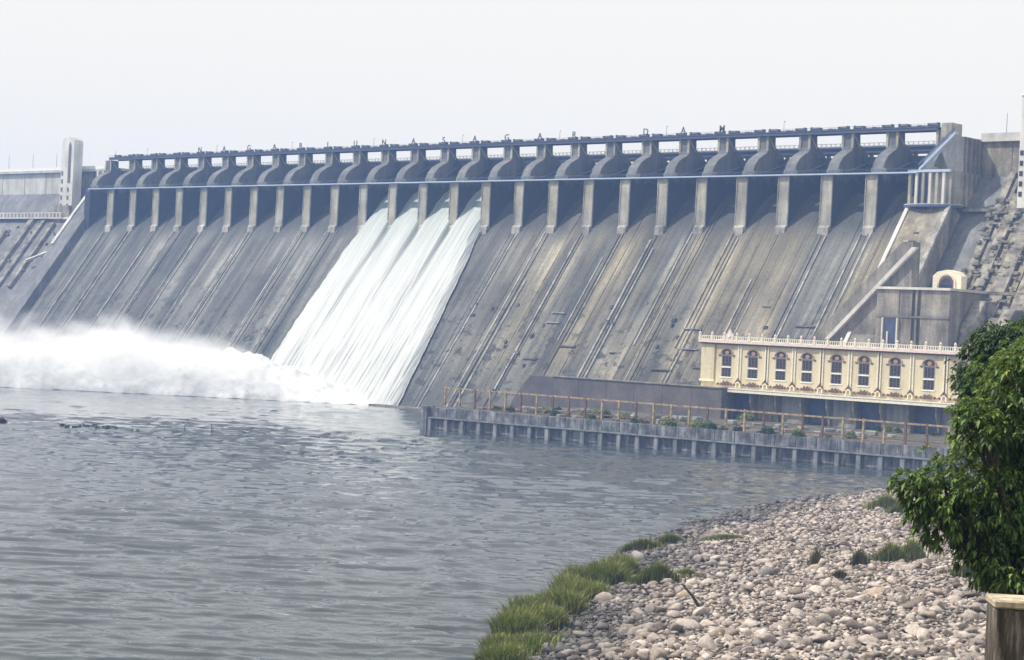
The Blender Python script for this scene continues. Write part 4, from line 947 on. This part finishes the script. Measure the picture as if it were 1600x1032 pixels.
# ------------------------------------------------------------------ spray cloud at the toe
def spray_material():
    m = bpy.data.materials.new('spray'); m.use_nodes = True; N = m.node_tree.nodes; L = m.node_tree.links; N.clear()
    out = N.new('ShaderNodeOutputMaterial'); pv = N.new('ShaderNodeVolumePrincipled'); tc = N.new('ShaderNodeTexCoord'); p = tc.outputs['Object']
    sep = N.new('ShaderNodeSeparateXYZ'); L.new(p, sep.inputs[0]); a, b, z = sep.outputs
    def ss_(x, lo, hi):
        r = N.new('ShaderNodeMapRange'); r.interpolation_type = 'SMOOTHSTEP'; r.inputs[1].default_value = lo; r.inputs[2].default_value = hi; L.new(x, r.inputs[0]); return r.outputs[0]
    n1 = noise(N, L, mapping(N, L, p, (.03, .04, .045)), 1.0, 3, .55); n2 = noise(N, L, mapping(N, L, p, (.11, .13, .15)), 1.0, 5, .68)
    H = mth(N, L, 'ADD', mth(N, L, 'MULTIPLY', ss_(a, 12, 100), 18.5), 8.0)
    edge_ = mth(N, L, 'ADD', mth(N, L, 'MULTIPLY', n1, 1.25), mth(N, L, 'MULTIPLY', n2, .75))
    d = ss_(mth(N, L, 'SUBTRACT', mth(N, L, 'MULTIPLY', H, edge_), z), 0, 17)
    d = mth(N, L, 'MULTIPLY', d, ss_(mth(N, L, 'SUBTRACT', b, mth(N, L, 'MULTIPLY', n2, 8)), -4, 6))
    d = mth(N, L, 'MULTIPLY', d, ss_(b, 52, 38)); d = mth(N, L, 'MULTIPLY', d, ss_(a, 2, 26))
    d = mth(N, L, 'MULTIPLY', d, ss_(a, 296, 270))
    L.new(mth(N, L, 'MULTIPLY', d, .12), pv.inputs['Density'])
    pv.inputs['Color'].default_value = (1, 1, 1, 1); pv.inputs['Anisotropy'].default_value = .2
    L.new(pv.outputs[0], out.inputs['Volume']); return m
fa, fb = np.meshgrid(np.linspace(4, 290, 330), np.linspace(3, 50, 70)); fh = np.clip((fa-4)/60, 0, 1)*15*np.clip((fb-3)/16, 0, 1)**.7*np.clip((52-fb)/10, .1, 1)
fz = fh*(.35+1.1*fbm(fa*.07, fb*.11, 5))+2.6*(fbm(fa*.3, fb*.3, 4)-.2)*np.clip((fb-1)/8, .15, 1)-.25; fw_ = fbm(fa*.09+5, fb*0+2, 3)*5
fI = np.arange(69*330).reshape(69, 330)[:, :-1].ravel()
fm, N, L, P = newmat('foam'); L.new(ramp(N, L, noise(N, L, wpos(N), .35, 5, .7), [(.3, (.52, .54, .54)), (.6, (.76, .77, .77))]), P.inputs['Base Color']); P.inputs['Roughness'].default_value = .8
fo = mob('foam', npmesh('foam', np.stack([fa, fb-fw_+2, fz], -1).reshape(-1, 3), np.stack([fI, fI+1, fI+331, fI+330], 1), fm, True), None, (47, -52, 0), math.atan2(-105, -111)); fo.scale = (1, -1, 1)
tag(fo, 'churning white foam beneath the spray at the foot of the falling water', 'foam', kind='stuff')
sm = spray_material()
sp = MB().box(0, 300, 0, 54, .06, 44).build('spray', sm, None, (47, -52, 0), math.atan2(-105, -111)); sp.scale = (1, -1, 1); tag(sp, 'white spray cloud drifting from the foot of the falling water', 'spray', kind='stuff')

# ------------------------------------------------------------------ air
hm = bpy.data.materials.new('haze_air'); hm.use_nodes = True; N = hm.node_tree.nodes; N.clear()
ho = N.new('ShaderNodeOutputMaterial'); pv = N.new('ShaderNodeVolumePrincipled')
pv.inputs['Color'].default_value = (.34, .54, 1.0, 1); pv.inputs['Density'].default_value = .00024; pv.inputs['Anisotropy'].default_value = 0.0
hm.node_tree.links.new(pv.outputs[0], ho.inputs['Volume'])
hz = MB().box(-1700, 1000, -1900, 130, -9.5, 124).build('haze', hm); hz['kind'] = 'stuff'; tag(hz, 'pale blue haze in the air over the river', 'haze')
